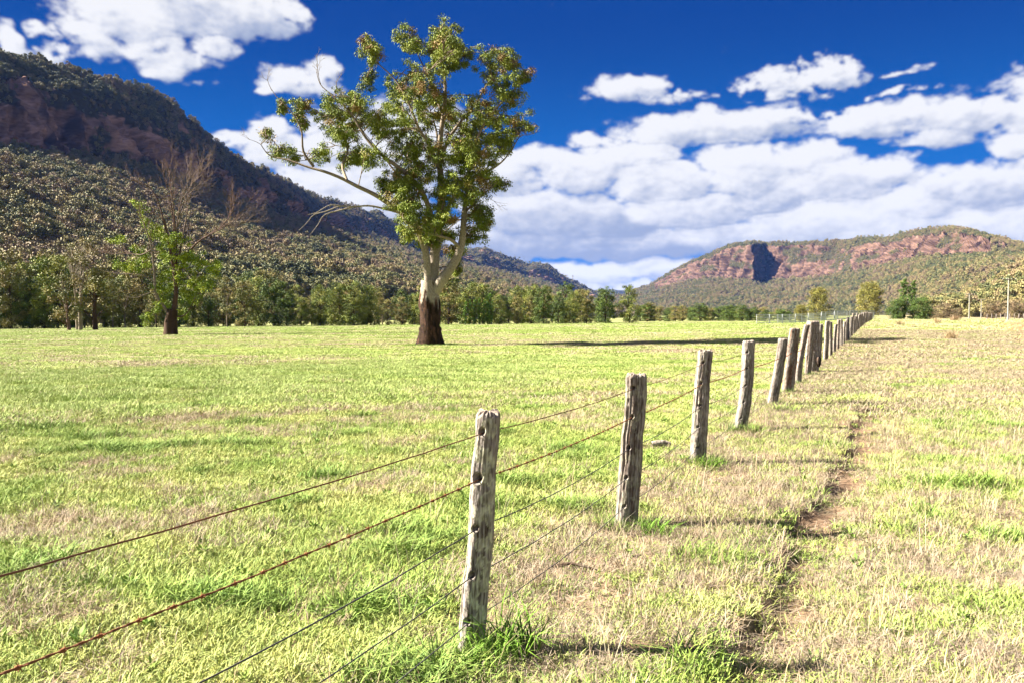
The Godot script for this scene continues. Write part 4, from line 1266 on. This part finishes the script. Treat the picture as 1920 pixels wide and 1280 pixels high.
	while d < 160.0:
		var fp := fence_at(d)
		var lab := "thin weathered fence post in the long row beyond the thick strainer"
		if idx == 0: lab = "grey leaning fence post standing next beyond the thick strainer post"
		elif idx == 1: lab = "second fence post beyond the thick strainer post"
		elif idx < 13: lab = "%s fence post beyond the thick strainer post" % ["", "", "third", "fourth", "fifth", "sixth", "seventh", "eighth", "ninth", "tenth", "eleventh", "twelfth", "thirteenth"][idx]
		elif idx > 30: lab = "tiny weathered fence post at the far end of the row near the dark green bush"
		var o := thing("fence_post", lab, "fence post", fp, 0.0 if idx < 3 else rng.randf_range(-0.5, 0.5), "split posts of the paddock fence")
		part("post", kinds[idx % 6], o)
		o.scale = Vector3.ONE * rng.randf_range(0.92, 1.08)
		spots.append([d, 0.05, 0.0])
		d += rng.randf_range(2.5, 3.4)
		idx += 1
	# wires
	var names := ["top_wire", "barbed_wire", "third_wire", "fourth_wire", "bottom_wire"]
	var labels := ["thin rusty plain wire along the top of the post fence", "rusty barbed wire strung second from the top of the fence", "grey plain wire at the middle of the fence, below the barbed one", "grey plain wire second from the ground on the fence", "grey plain wire of the fence closest to the ground"]
	for w in 5:
		var root := thing(names[w], labels[w], "fence wire", Vector3.ZERO, 0.0, "wires of the paddock fence")
		var rust := lin(0.20, 0.085, 0.045) if w == 0 else (lin(0.20, 0.08, 0.034) if w == 1 else lin(0.06, 0.058, 0.062))
		var thick: float = [0.0028, 0.0022, 0.003, 0.0029, 0.0028][w]
		var sb := MB.new()
		var pts := PackedVector3Array()
		for q in spots.size() - 1:
			var s0: Array = spots[q]
			var s1: Array = spots[q + 1]
			var a := fence_at(s0[0]) + Vector3(s0[1] * WIRE_H[w], WIRE_H[w], s0[2] * WIRE_H[w])
			var b := fence_at(s1[0]) + Vector3(s1[1] * WIRE_H[w], WIRE_H[w], s1[2] * WIRE_H[w])
			var num := 14 if q < 5 else (6 if q < 14 else 2)
			for m in num:
				var f := float(m) / num
				var p := a.lerp(b, f)
				p.y -= (0.035 if w > 1 else 0.018) * 4.0 * f * (1.0 - f) * (1.0 if q < 14 else 0.5)
				p.y += 0.004 * n_fine.get_noise_1d(p.z * 40.0 + w * 50.0)
				pts.append(p)
		var run := [pts]
		if w == 1:
			# two strands twisted round one another, and barbs
			run = []
			for side in 2:
				var tw := PackedVector3Array()
				for q in pts.size() - 1:
					var L := pts[q].distance_to(pts[q + 1])
					var num := clampi(int(L / 0.016), 2, 12) if pts[q].z > -14.0 else 1
					for m in num:
						var f := float(m) / num
						var p := pts[q].lerp(pts[q + 1], f)
						var ph := (q * 7.0 + f * L / 0.0045 * 0.35) if num > 1 else 0.0
						tw.append(p + (Vector3(0, cos(ph), 0) + Vector3(0.9, 0, 0.42) * sin(ph)) * (0.0017 if side == 0 else -0.0017))
				run.append(tw)
		for line in run:
			var rr := PackedFloat32Array()
			var cc := PackedColorArray()
			for q in line.size():
				rr.append(thick)
				cc.append(jit(rust, 0.25))
			sb.tube(line, rr, 5, cc, 0.0, null, false)
		part("strand", sb.mesh(M.wire), root)
		if w == 1:
			var bm := MB.new()
			var c := lin(0.24, 0.085, 0.03)
			for s in [-1, 1]:
				for e in 2:
					var ang := e * PI * 0.5 + (0.4 if s > 0 else -0.3)
					var dir := Vector3(0.25 * s, cos(ang), sin(ang)).normalized()
					bm.tube(PackedVector3Array([-dir * 0.014 + Vector3(0.003 * s, 0, 0), Vector3(0.003 * s, 0, 0), dir * 0.014 + Vector3(0.003 * s, 0, 0)]), PackedFloat32Array([0.0006, 0.0017, 0.0006]), 4, PackedColorArray([c, c, c]), 0.0, null, false)
			bm.tube(PackedVector3Array([Vector3(-0.009, 0, 0), Vector3(-0.004, 0, 0), Vector3(0.004, 0, 0), Vector3(0.009, 0, 0)]), PackedFloat32Array([0.003, 0.0056, 0.0056, 0.003]), 6, PackedColorArray([c, c, c, c]), 0.0, null, false)
			var barb := bm.mesh(M.wire)
			var next := 0.03
			var made := 0
			for q in pts.size() - 1:
				var L := pts[q].distance_to(pts[q + 1])
				while next < L and made < 190:
					var p := pts[q].lerp(pts[q + 1], next / L)
					var o := part("barb", barb, root)
					o.position = p
					o.rotation = Vector3(rng.randf() * TAU, atan2(-FENCE_D.y, FENCE_D.x), 0)
					made += 1
					next += rng.randf_range(0.095, 0.125)
				next -= L
	return spots

# ---------------------------------------------------------------- grass

func tuft(seed_: int, blades: int, rad: float, h0: float, h1: float, wid: float, bend0: float, bend1: float, mat: Material, lay := 0.0) -> ArrayMesh:
	rng.seed = seed_
	var mb := MB.new()
	for k in blades:
		var a := rng.randf() * TAU
		var r := sqrt(rng.randf()) * rad
		var p := Vector3(cos(a) * r, -0.01, sin(a) * r)
		var b := rng.randf() * TAU
		var out := Vector3(cos(b), 0, sin(b))
		var up := (Vector3.UP + out * rng.randf_range(0.0, 0.35 + lay)).normalized()
		if rng.randf() < lay * 0.5:
			up = (out + Vector3(0, rng.randf_range(0.02, 0.25), 0)).normalized()
			p.y += 0.02
		var side := Vector3.UP.cross(out).rotated(Vector3.UP, rng.randf_range(-0.9, 0.9))
		var f := rng.randf_range(0.7, 1.25)
		var t := rng.randf_range(0.9, 1.15)
		mb.blade(p, up, out, side, rng.randf_range(h0, h1), wid * rng.randf_range(0.7, 1.3), rng.randf_range(bend0, bend1), Color(f * 0.9, f * 0.85, f * 0.8), Color(f * t, f, f / t))
	return mb.mesh(mat, false)

func weed_mesh(seed_: int, leaves: int, rad: float) -> ArrayMesh:
	rng.seed = seed_
	var mb := MB.new()
	for k in leaves:
		var a := rng.randf() * TAU
		var d := Vector3(cos(a), rng.randf_range(0.25, 1.4), sin(a)).normalized()
		var f := rng.randf_range(0.75, 1.2)
		var p := Vector3(0, rng.randf_range(0.0, rad * 0.9), 0) + Vector3(cos(a), 0, sin(a)) * rng.randf_range(0, rad * 0.3)
		mb.leaf(p, d, d.cross(Vector3(rng.randf_range(-0.4, 0.4), 1, rng.randf_range(-0.4, 0.4))).normalized(), rad * rng.randf_range(0.5, 1.1), rad * 0.17, Color(f, f, f))
	return mb.mesh(M.grass, false)

func make_grass() -> void:
	var short := [tuft(1, 34, 0.10, 0.035, 0.095, 0.0026, 0.1, 0.8, M.grass), tuft(2, 30, 0.11, 0.03, 0.08, 0.003, 0.2, 1.0, M.grass), tuft(3, 30, 0.10, 0.04, 0.12, 0.0024, 0.1, 0.7, M.grass)]
	var dry := [tuft(11, 26, 0.11, 0.05, 0.13, 0.0016, 0.1, 0.7, M.straw, 0.5), tuft(12, 26, 0.12, 0.04, 0.11, 0.0018, 0.2, 1.0, M.straw, 0.9)]
	var litter := [tuft(21, 16, 0.14, 0.06, 0.16, 0.0017, 0.0, 0.3, M.straw, 2.0), tuft(22, 16, 0.14, 0.06, 0.18, 0.0015, 0.0, 0.3, M.straw, 2.0)]
	var tall := [tuft(31, 44, 0.11, 0.12, 0.30, 0.0034, 0.15, 0.8, M.grass), tuft(32, 36, 0.10, 0.10, 0.24, 0.0034, 0.2, 0.9, M.grass)]
	var mid := [tuft(41, 64, 0.30, 0.05, 0.15, 0.0048, 0.1, 0.8, M.grass), tuft(42, 64, 0.32, 0.045, 0.13, 0.0048, 0.1, 0.8, M.grass)]
	var midry := [tuft(51, 56, 0.32, 0.07, 0.17, 0.0038, 0.1, 0.7, M.straw, 0.3), tuft(52, 56, 0.32, 0.06, 0.15, 0.0038, 0.1, 0.8, M.straw, 0.6)]
	var far := [tuft(61, 60, 0.9, 0.08, 0.26, 0.013, 0.1, 0.7, M.grass), tuft(62, 60, 0.9, 0.07, 0.22, 0.013, 0.1, 0.7, M.grass)]
	var stalks := [tuft(91, 6, 0.05, 0.16, 0.40, 0.0013, 0.1, 0.6, M.straw), tuft(92, 5, 0.07, 0.14, 0.34, 0.0013, 0.2, 0.9, M.straw)]
	var weed := [weed_mesh(71, 14, 0.035), weed_mesh(72, 18, 0.05)]
	var B := {}
	for k in ["f_short0", "f_short1", "f_short2", "f_dry0", "f_dry1", "v_short0", "v_short1", "v_short2", "v_dry0", "v_dry1", "v_lit0", "v_lit1", "tall0", "tall1", "mid0", "mid1", "midry0", "midry1", "far0", "far1", "weed0", "weed1", "stalk0", "stalk1"]:
		B[k] = PackedFloat32Array()
	rng.seed = 2024
	var lime := lin(0.24, 0.33, 0.075)
	var limey := lin(0.38, 0.42, 0.14)
	var green := lin(0.17, 0.265, 0.06)
	var straw := lin(0.44, 0.37, 0.265)
	var pink := lin(0.40, 0.32, 0.25)
	var sage := lin(0.33, 0.41, 0.14)
	# [inner, outer, number, kind]
	for ring in [[0.7, 2.2, 2600, 0], [2.2, 7.0, 24000, 0], [7.0, 14.0, 40000, 0], [14.0, 30.0, 42000, 1], [30.0, 70.0, 52000, 1], [70.0, 215.0, 52000, 2]]:
		for k in ring[2]:
			var r := sqrt(lerpf(ring[0] * ring[0], ring[1] * ring[1], rng.randf()))
			var reach := 1.2 if ring[1] < 8.0 else (0.9 if ring[1] < 15.0 else 0.75)
			var a := rng.randf_range(-reach, reach)
			var x := sin(a) * r
			var z := -cos(a) * r
			var g := growth(x, z)
			var s := field_side(x, z)
			if rng.randf() < g.z * 0.93:
				continue
			var p := Vector3(x, gh(x, z), z)
			var yaw := rng.randf() * TAU
			var u := rng.randf()
			if ring[3] == 0:
				var verge := s < 0.35
				var size := rng.randf_range(0.75, 1.25)
				if rng.randf() < (0.035 if verge else 0.012):
					put(B["stalk%d" % (k % 2)], p, yaw, size, size, jit(straw, 0.2))
				if u < g.x * (0.62 if not verge else 0.8):
					var c := jit(straw.lerp(pink, rng.randf() * 0.8) * (0.86 if verge else 1.0), 0.16)
					if verge and rng.randf() < 0.4:
						put(B["v_lit%d" % (k % 2)], p, yaw, size, size, c)
					else:
						put(B[("v_dry%d" if verge else "f_dry%d") % (k % 2)], p, yaw, size, size * rng.randf_range(0.7, 1.2), c)
				else:
					var c := jit(lime.lerp(limey, clampf(0.5 + 1.3 * n_mid.get_noise_2d(x * 5.0 - 70.0, z * 6.0) + rng.randf_range(-0.25, 0.25), 0.0, 1.0)).lerp(green, clampf(g.y * 0.8 + (0.25 if verge else 0.0) * rng.randf(), 0, 1)), 0.2)
					if g.y > 0.55 and rng.randf() < 0.25 * g.y:
						put(B["tall%d" % (k % 2)], p, yaw, size, size * rng.randf_range(0.35, 0.7), jit(green.lerp(lime, rng.randf()), 0.2))
					elif rng.randf() < 0.02:
						put(B["weed%d" % (k % 2)], p, yaw, size, size, jit(green.lerp(lime, 0.5), 0.2))
					else:
						put(B[("v_short%d" if verge else "f_short%d") % (k % 3)], p, yaw, size, size * (0.7 + 0.5 * g.y), c)
			elif ring[3] == 1:
				var size := rng.randf_range(0.8, 1.3) * (1.0 if ring[0] < 20.0 else 1.7)
				if u < g.x * (0.6 if s > 0.35 else 0.8) and rng.randf() > g.w * 0.7:
					put(B["midry%d" % (k % 2)], p, yaw, size, size * rng.randf_range(0.5, 0.9) / (1.0 if ring[0] < 20.0 else 1.5), jit(straw.lerp(pink, rng.randf() * 0.6) * (0.95 if s > 0.35 else 0.78), 0.14))
				else:
					var c := lime.lerp(limey, clampf(0.5 + 1.3 * n_mid.get_noise_2d(x * 5.0 - 70.0, z * 6.0) + rng.randf_range(-0.25, 0.25), 0.0, 1.0)).lerp(green, g.y * 0.6).lerp(sage, g.w * 0.85)
					put(B["mid%d" % (k % 2)], p, yaw, size, size * (0.52 + 0.35 * g.y + 0.5 * g.w) / (1.0 if ring[0] < 20.0 else 1.6), jit(c, 0.09))
			else:
				var size := rng.randf_range(0.8, 1.4) * (1.0 if r < 120.0 else 1.5)
				var c := (straw if u < g.x * 0.6 else lime.lerp(green, g.y * 0.4).lerp(sage, g.w * 0.7)) as Color
				put(B["far%d" % (k % 2)], p, yaw, size, size * rng.randf_range(0.22, 0.5), jit(c, 0.08))
	for dist in [-2.55, 0.0, 2.52, 5.2, 7.9, 11.4, 14.0, 16.3, 18.9, 20.3]:
		for k in 26:
			var a := rng.randf() * TAU
			var r := rng.randf_range(0.07, 0.26)
			var f := fence_at(dist)
			var p := Vector3(f.x + cos(a) * r, 0, f.z + sin(a) * r)
			p.y = gh(p.x, p.z)
			if rng.randf() < 0.55:
				put(B["v_dry%d" % (k % 2)], p, rng.randf() * TAU, 1.0, rng.randf_range(1.0, 1.9), jit(straw.lerp(pink, rng.randf()) * 0.85, 0.2))
			else:
				put(B["tall%d" % (k % 2)], p, rng.randf() * TAU, 0.6, rng.randf_range(0.4, 0.8), jit(green.lerp(lime, rng.randf() * 0.7), 0.2))
	var foot := on_ground(808, 47.0)
	for k in 110:
		var a := rng.randf() * TAU
		var r := rng.randf_range(0.7, 1.5)
		var p := Vector3(foot.x + cos(a) * r, 0, foot.z + sin(a) * r)
		p.y = gh(p.x, p.z)
		put(B["mid%d" % (k % 2)], p, rng.randf() * TAU, 1.0, rng.randf_range(0.9, 1.8), jit(green.lerp(lime, rng.randf() * 0.8), 0.2))
	for k in 3:
		stuff("paddock_grass", short[k], B["f_short%d" % k], "short lime-green grass of the paddock beyond the wires", "grass")
		stuff("verge_grass", short[k], B["v_short%d" % k], "short green grass along the verge beside the fence", "grass")
	for k in 2:
		stuff("paddock_dry_grass", dry[k], B["f_dry%d" % k], "pale dry grass in patches of the paddock", "grass")
		stuff("verge_dry_grass", dry[k], B["v_dry%d" % k], "straw-coloured dry grass on the verge", "grass")
		stuff("straw_litter", litter[k], B["v_lit%d" % k], "broken straw lying on the verge", "straw")
		stuff("tall_grass", tall[k], B["tall%d" % k], "taller rich green grass growing in clumps", "grass")
		stuff("meadow_grass", mid[k], B["mid%d" % k], "green meadow grass farther out in the paddock", "grass")
		stuff("meadow_dry_grass", midry[k], B["midry%d" % k], "dry pale grass farther out in paddock and verge", "grass")
		stuff("distant_grass", far[k], B["far%d" % k], "pale green grass between the big gum and the tree line", "grass")
		stuff("dry_stalks", stalks[k], B["stalk%d" % k], "thin dry grass stalks standing above the short grass", "grass")
		stuff("field_weeds", weed[k], B["weed%d" % k], "small leafy weeds among the short grass", "weed")
	# tussocks that stand out one by one
	var lush := tuft(81, 110, 0.15, 0.16, 0.40, 0.0042, 0.2, 1.0, M.grass)
	var mark := func(px: float, depth: float, mesh: Mesh, size: float, tall_: float, col: Color, called: String, label: String, group := ""):
		var t := thing(called, label, "grass tuft", on_ground(px, depth), px, group)
		var mm := mesh.duplicate() as ArrayMesh
		var m := (M.grass if col.g > col.r * 0.98 else M.straw).duplicate() as StandardMaterial3D
		m.albedo_color = (col * 0.8).linear_to_srgb()
		mm.surface_set_material(0, m)
		part("blades", mm, t)
		t.scale = Vector3(size, tall_, size)
	var rich := lin(0.13, 0.25, 0.03)
	mark.call(950, 3.72, lush, 1.0, 0.8, rich, "grass_tussock", "lush green grass tussock at the foot of the lichen-covered post")
	mark.call(905, 3.62, lush, 0.7, 0.5, rich, "grass_tussock", "smaller green tussock in front of the lichen-covered post")
	mark.call(1235, 5.75, lush, 0.75, 0.5, rich, "grass_tussock", "dark green tussock beside the long-cracked post")
	mark.call(1335, 8.2, lush, 0.8, 0.5, rich, "grass_tussock", "green tussock beside the third standing post with pale left face")
	mark.call(1415, 10.7, lush, 0.9, 0.45, lin(0.17, 0.26, 0.05), "grass_tussock", "green tussock at the foot of the bulging grey post")
	mark.call(1470, 13.2, lush, 1.4, 0.5, lin(0.18, 0.25, 0.06), "grass_tussock", "broad green tussock by the leaning smooth post")
	var dryt := tuft(82, 130, 0.22, 0.25, 0.62, 0.006, 0.1, 0.6, M.straw)
	mark.call(1785, 46.0, dryt, 1.6, 1.3, lin(0.33, 0.24, 0.13), "dry_tussock", "tall brown dry tussock standing out on the verge")
	mark.call(1757, 92.0, dryt, 2.2, 1.6, lin(0.40, 0.31, 0.17), "dry_tussock", "straw-coloured tussock on the verge crest near the scrub")
	mark.call(1690, 80.0, dryt, 2.2, 1.2, lin(0.40, 0.32, 0.18), "dry_tussock", "pale tussock on the verge near the fence end")
	mark.call(1792, 120.0, dryt, 3.2, 2.2, lin(0.30, 0.21, 0.13), "dry_tussock", "dark brown tussock on the skyline of the verge")
	# a sun-bleached stick and a pale stone lying in the grass
	var sb := MB.new()
	rng.seed = 66
	limb([Vector3(-0.16, 0.02, 0.05), Vector3(-0.04, 0.05, 0.0), Vector3(0.08, 0.035, -0.02), Vector3(0.17, 0.01, -0.06)], 0.012, 0.005, sb, 6, lin(0.14, 0.10, 0.08), lin(0.2, 0.16, 0.13))
	var stick := thing("fallen_stick", "short dark stick lying in the grass between the two front posts", "stick", on_ground(1085, 5.0), -0.6)
	part("wood", sb.mesh(M.bark), stick)
	var lg := MB.new()
	limb([Vector3(-0.11, 0.05, 0), Vector3(0.0, 0.075, 0.01), Vector3(0.12, 0.05, 0.02)], 0.04, 0.03, lg, 9, lin(0.5, 0.47, 0.43), lin(0.42, 0.38, 0.34), 0.5)
	var logg := thing("bleached_wood", "small bleached piece of wood lying in the paddock behind the fence", "wood", on_ground(1240, 9.6), 0.2)
	part("wood", lg.mesh(M.bark), logg)

# ---------------------------------------------------------------- yards, poles, road

func make_yards() -> void:
	# portable steel stock panels: two uprights and six rails each
	var panel := func(wide: float, label: String, at_: Vector3, turn: float):
		var t := thing("yard_panel", label, "fence panel", at_, turn, "steel panels of the stock yards")
		var c := lin(0.62, 0.65, 0.69)
		for s in [-1, 1]:
			var ub := MB.new()
			ub.box(Vector3(s * wide * 0.5, 0.9, 0), Vector3(0.035, 0, 0), Vector3(0, 0.9, 0), Vector3(0, 0, 0.035), c)
			part("upright", ub.mesh(M.steel), t)
		for k in 6:
			var rb := MB.new()
			rb.box(Vector3(0, 0.28 + k * 0.29, 0), Vector3(wide * 0.5 - 0.036, 0, 0), Vector3(0, 0.055, 0), Vector3(0, 0, 0.02), c)
			part("rail", rb.mesh(M.steel), t)
	var near := "pale steel stock-yard panel in the long side facing the paddock"
	var back := "pale steel stock-yard panel in the rear line of the yards"
	var px := 1431.0
	while px < 1580.0:
		panel.call(2.4, near, on_ground(px, 150.0), 0.05)
		px += 2.45 / 150.0 * F
	px = 1470.0
	while px < 1640.0:
		panel.call(2.4, back, on_ground(px, 162.0), 0.0)
		px += 2.45 / 162.0 * F

func make_poles() -> void:
	var c := lin(0.50, 0.52, 0.47)
	for e in [[1891, 522, 134, "tallest pale power pole with crossarm, beside the dirt road"], [1818, 551, 196, "pale power pole with crossarm standing middle of the row of poles"], [1840.5, 561, 250, "shortest and farthest pale power pole of the row"]]:
		var base := on_ground(e[0], e[2])
		var high: float = at(e[0], e[1], e[2]).y - base.y
		var t := thing("power_pole", e[3], "power pole", base, 0.1, "power poles along the road")
		var pb := MB.new()
		limb([Vector3(0, -0.3, 0), Vector3(0, high * 0.5, 0), Vector3(0, high, 0)], 0.17, 0.11, pb, 10, c, c)
		part("pole", pb.mesh(M.bark), t)
		var ab := MB.new()
		ab.box(Vector3(0, high - 0.22, 0.14), Vector3(1.25, 0, 0), Vector3(0, 0.06, 0), Vector3(0, 0, 0.05), lin(0.35, 0.34, 0.32))
		part("crossarm", ab.mesh(M.bark), t)
		for s in [-1.1, -0.45, 0.45, 1.1]:
			var ib := MB.new()
			ib.tube(PackedVector3Array([Vector3(s, high - 0.17, 0.14), Vector3(s, high - 0.08, 0.14), Vector3(s, high - 0.03, 0.14), Vector3(s, high + 0.03, 0.14)]), PackedFloat32Array([0.03, 0.055, 0.05, 0.03]), 8, PackedColorArray([c, c, c, c]), 0.0, null)
			part("insulator", ib.mesh(M.steel), t)
	# the dirt road behind the verge
	var mb := MB.new()
	var k := 0
	for q in 60:
		var d := 40.0 + q * 4.0
		var x0 := 0.60 * d + 1.0 - 6.0 * sstep(150.0, 260.0, d)
		for s in 5:
			var x := x0 + s * 1.3 + 0.35 * n_mid.get_noise_2d(d * 4.0, s * 9.0)
			mb.v.append(Vector3(x, gh(x, -d) + (0.05 if s > 0 and s < 4 else -0.03), -d))
			mb.n.append(Vector3.UP)
			mb.c.append(jit(lin(0.42, 0.23, 0.13), 0.08))
	for q in 59:
		for s in 4:
			var a := q * 5 + s
			mb.i.append_array(PackedInt32Array([a, a + 5, a + 1, a + 1, a + 5, a + 6]))
	setting("dirt_road", mb.mesh(M.soil))
	# the post fence along the far side of the road
	var pm := post_mesh(6100, 1.15, 0.16, 0.14, Vector2(0.03, 0.0), 0.0, 14, 12, 0.1, 0.1, [])
	for q in 16:
		var t := thing("roadside_post", "small weathered post of the fence across the dirt road", "fence post", on_ground(1852 + q * 8.5, 168.0 - q * 2.0), q * 0.7, "posts of the fence across the road")
		part("post", pm, t)

# ---------------------------------------------------------------- scene

func _ready() -> void:
	# camera, sky, sun, exposure
	var cam := Camera3D.new()
	cam.name = "camera"
	cam.position = Vector3(0, CAM_H, 0)
	cam.rotation.x = pitch
	cam.fov = rad_to_deg(2.0 * atan(640.0 / F))
	cam.near = 0.1
	cam.far = 20000.0
	cam.current = true
	add_child(cam)
	n_big.seed = 1; n_big.frequency = 0.03; n_big.fractal_octaves = 3
	n_mid.seed = 2; n_mid.frequency = 0.1; n_mid.fractal_octaves = 4
	n_fine.seed = 3; n_fine.frequency = 0.1; n_fine.fractal_octaves = 3
	n_cell.seed = 4; n_cell.frequency = 0.9; n_cell.fractal_octaves = 4
	var env := Environment.new()
	env.background_mode = Environment.BG_SKY
	env.sky = make_sky()
	env.tonemap_mode = Environment.TONE_MAPPER_LINEAR
	env.tonemap_exposure = EXPOSURE
	env.sdfgi_enabled = true
	env.ssao_enabled = true
	env.ssil_enabled = true
	env.fog_enabled = true
	env.fog_density = 0.000016
	env.fog_light_color = Color(0.42, 0.60, 1.0)
	var we := WorldEnvironment.new()
	we.name = "world_environment"
	we.environment = env
	add_child(we)
	var sun := DirectionalLight3D.new()
	sun.name = "sun"
	sun.light_energy = 1.6
	sun.light_color = Color(1.0, 0.96, 0.89)
	sun.light_angular_distance = 0.5
	sun.shadow_enabled = true
	add_child(sun)
	sun.look_at_from_position(Vector3(-0.80, 0.595, -0.07), Vector3.ZERO, Vector3.UP)
	print("sky ", Time.get_ticks_msec())
	# the setting
	make_materials()
	make_ground()
	print("ground ", Time.get_ticks_msec())
	make_mountains()
	print("mountains ", Time.get_ticks_msec())
	# trees, fence, yards, poles
	big_gum()
	half_dead_tree()
	make_treeline()
	print("trees ", Time.get_ticks_msec())
	make_fence()
	make_yards()
	make_poles()
	print("fence ", Time.get_ticks_msec())
	make_grass()
	print("grass ", Time.get_ticks_msec())
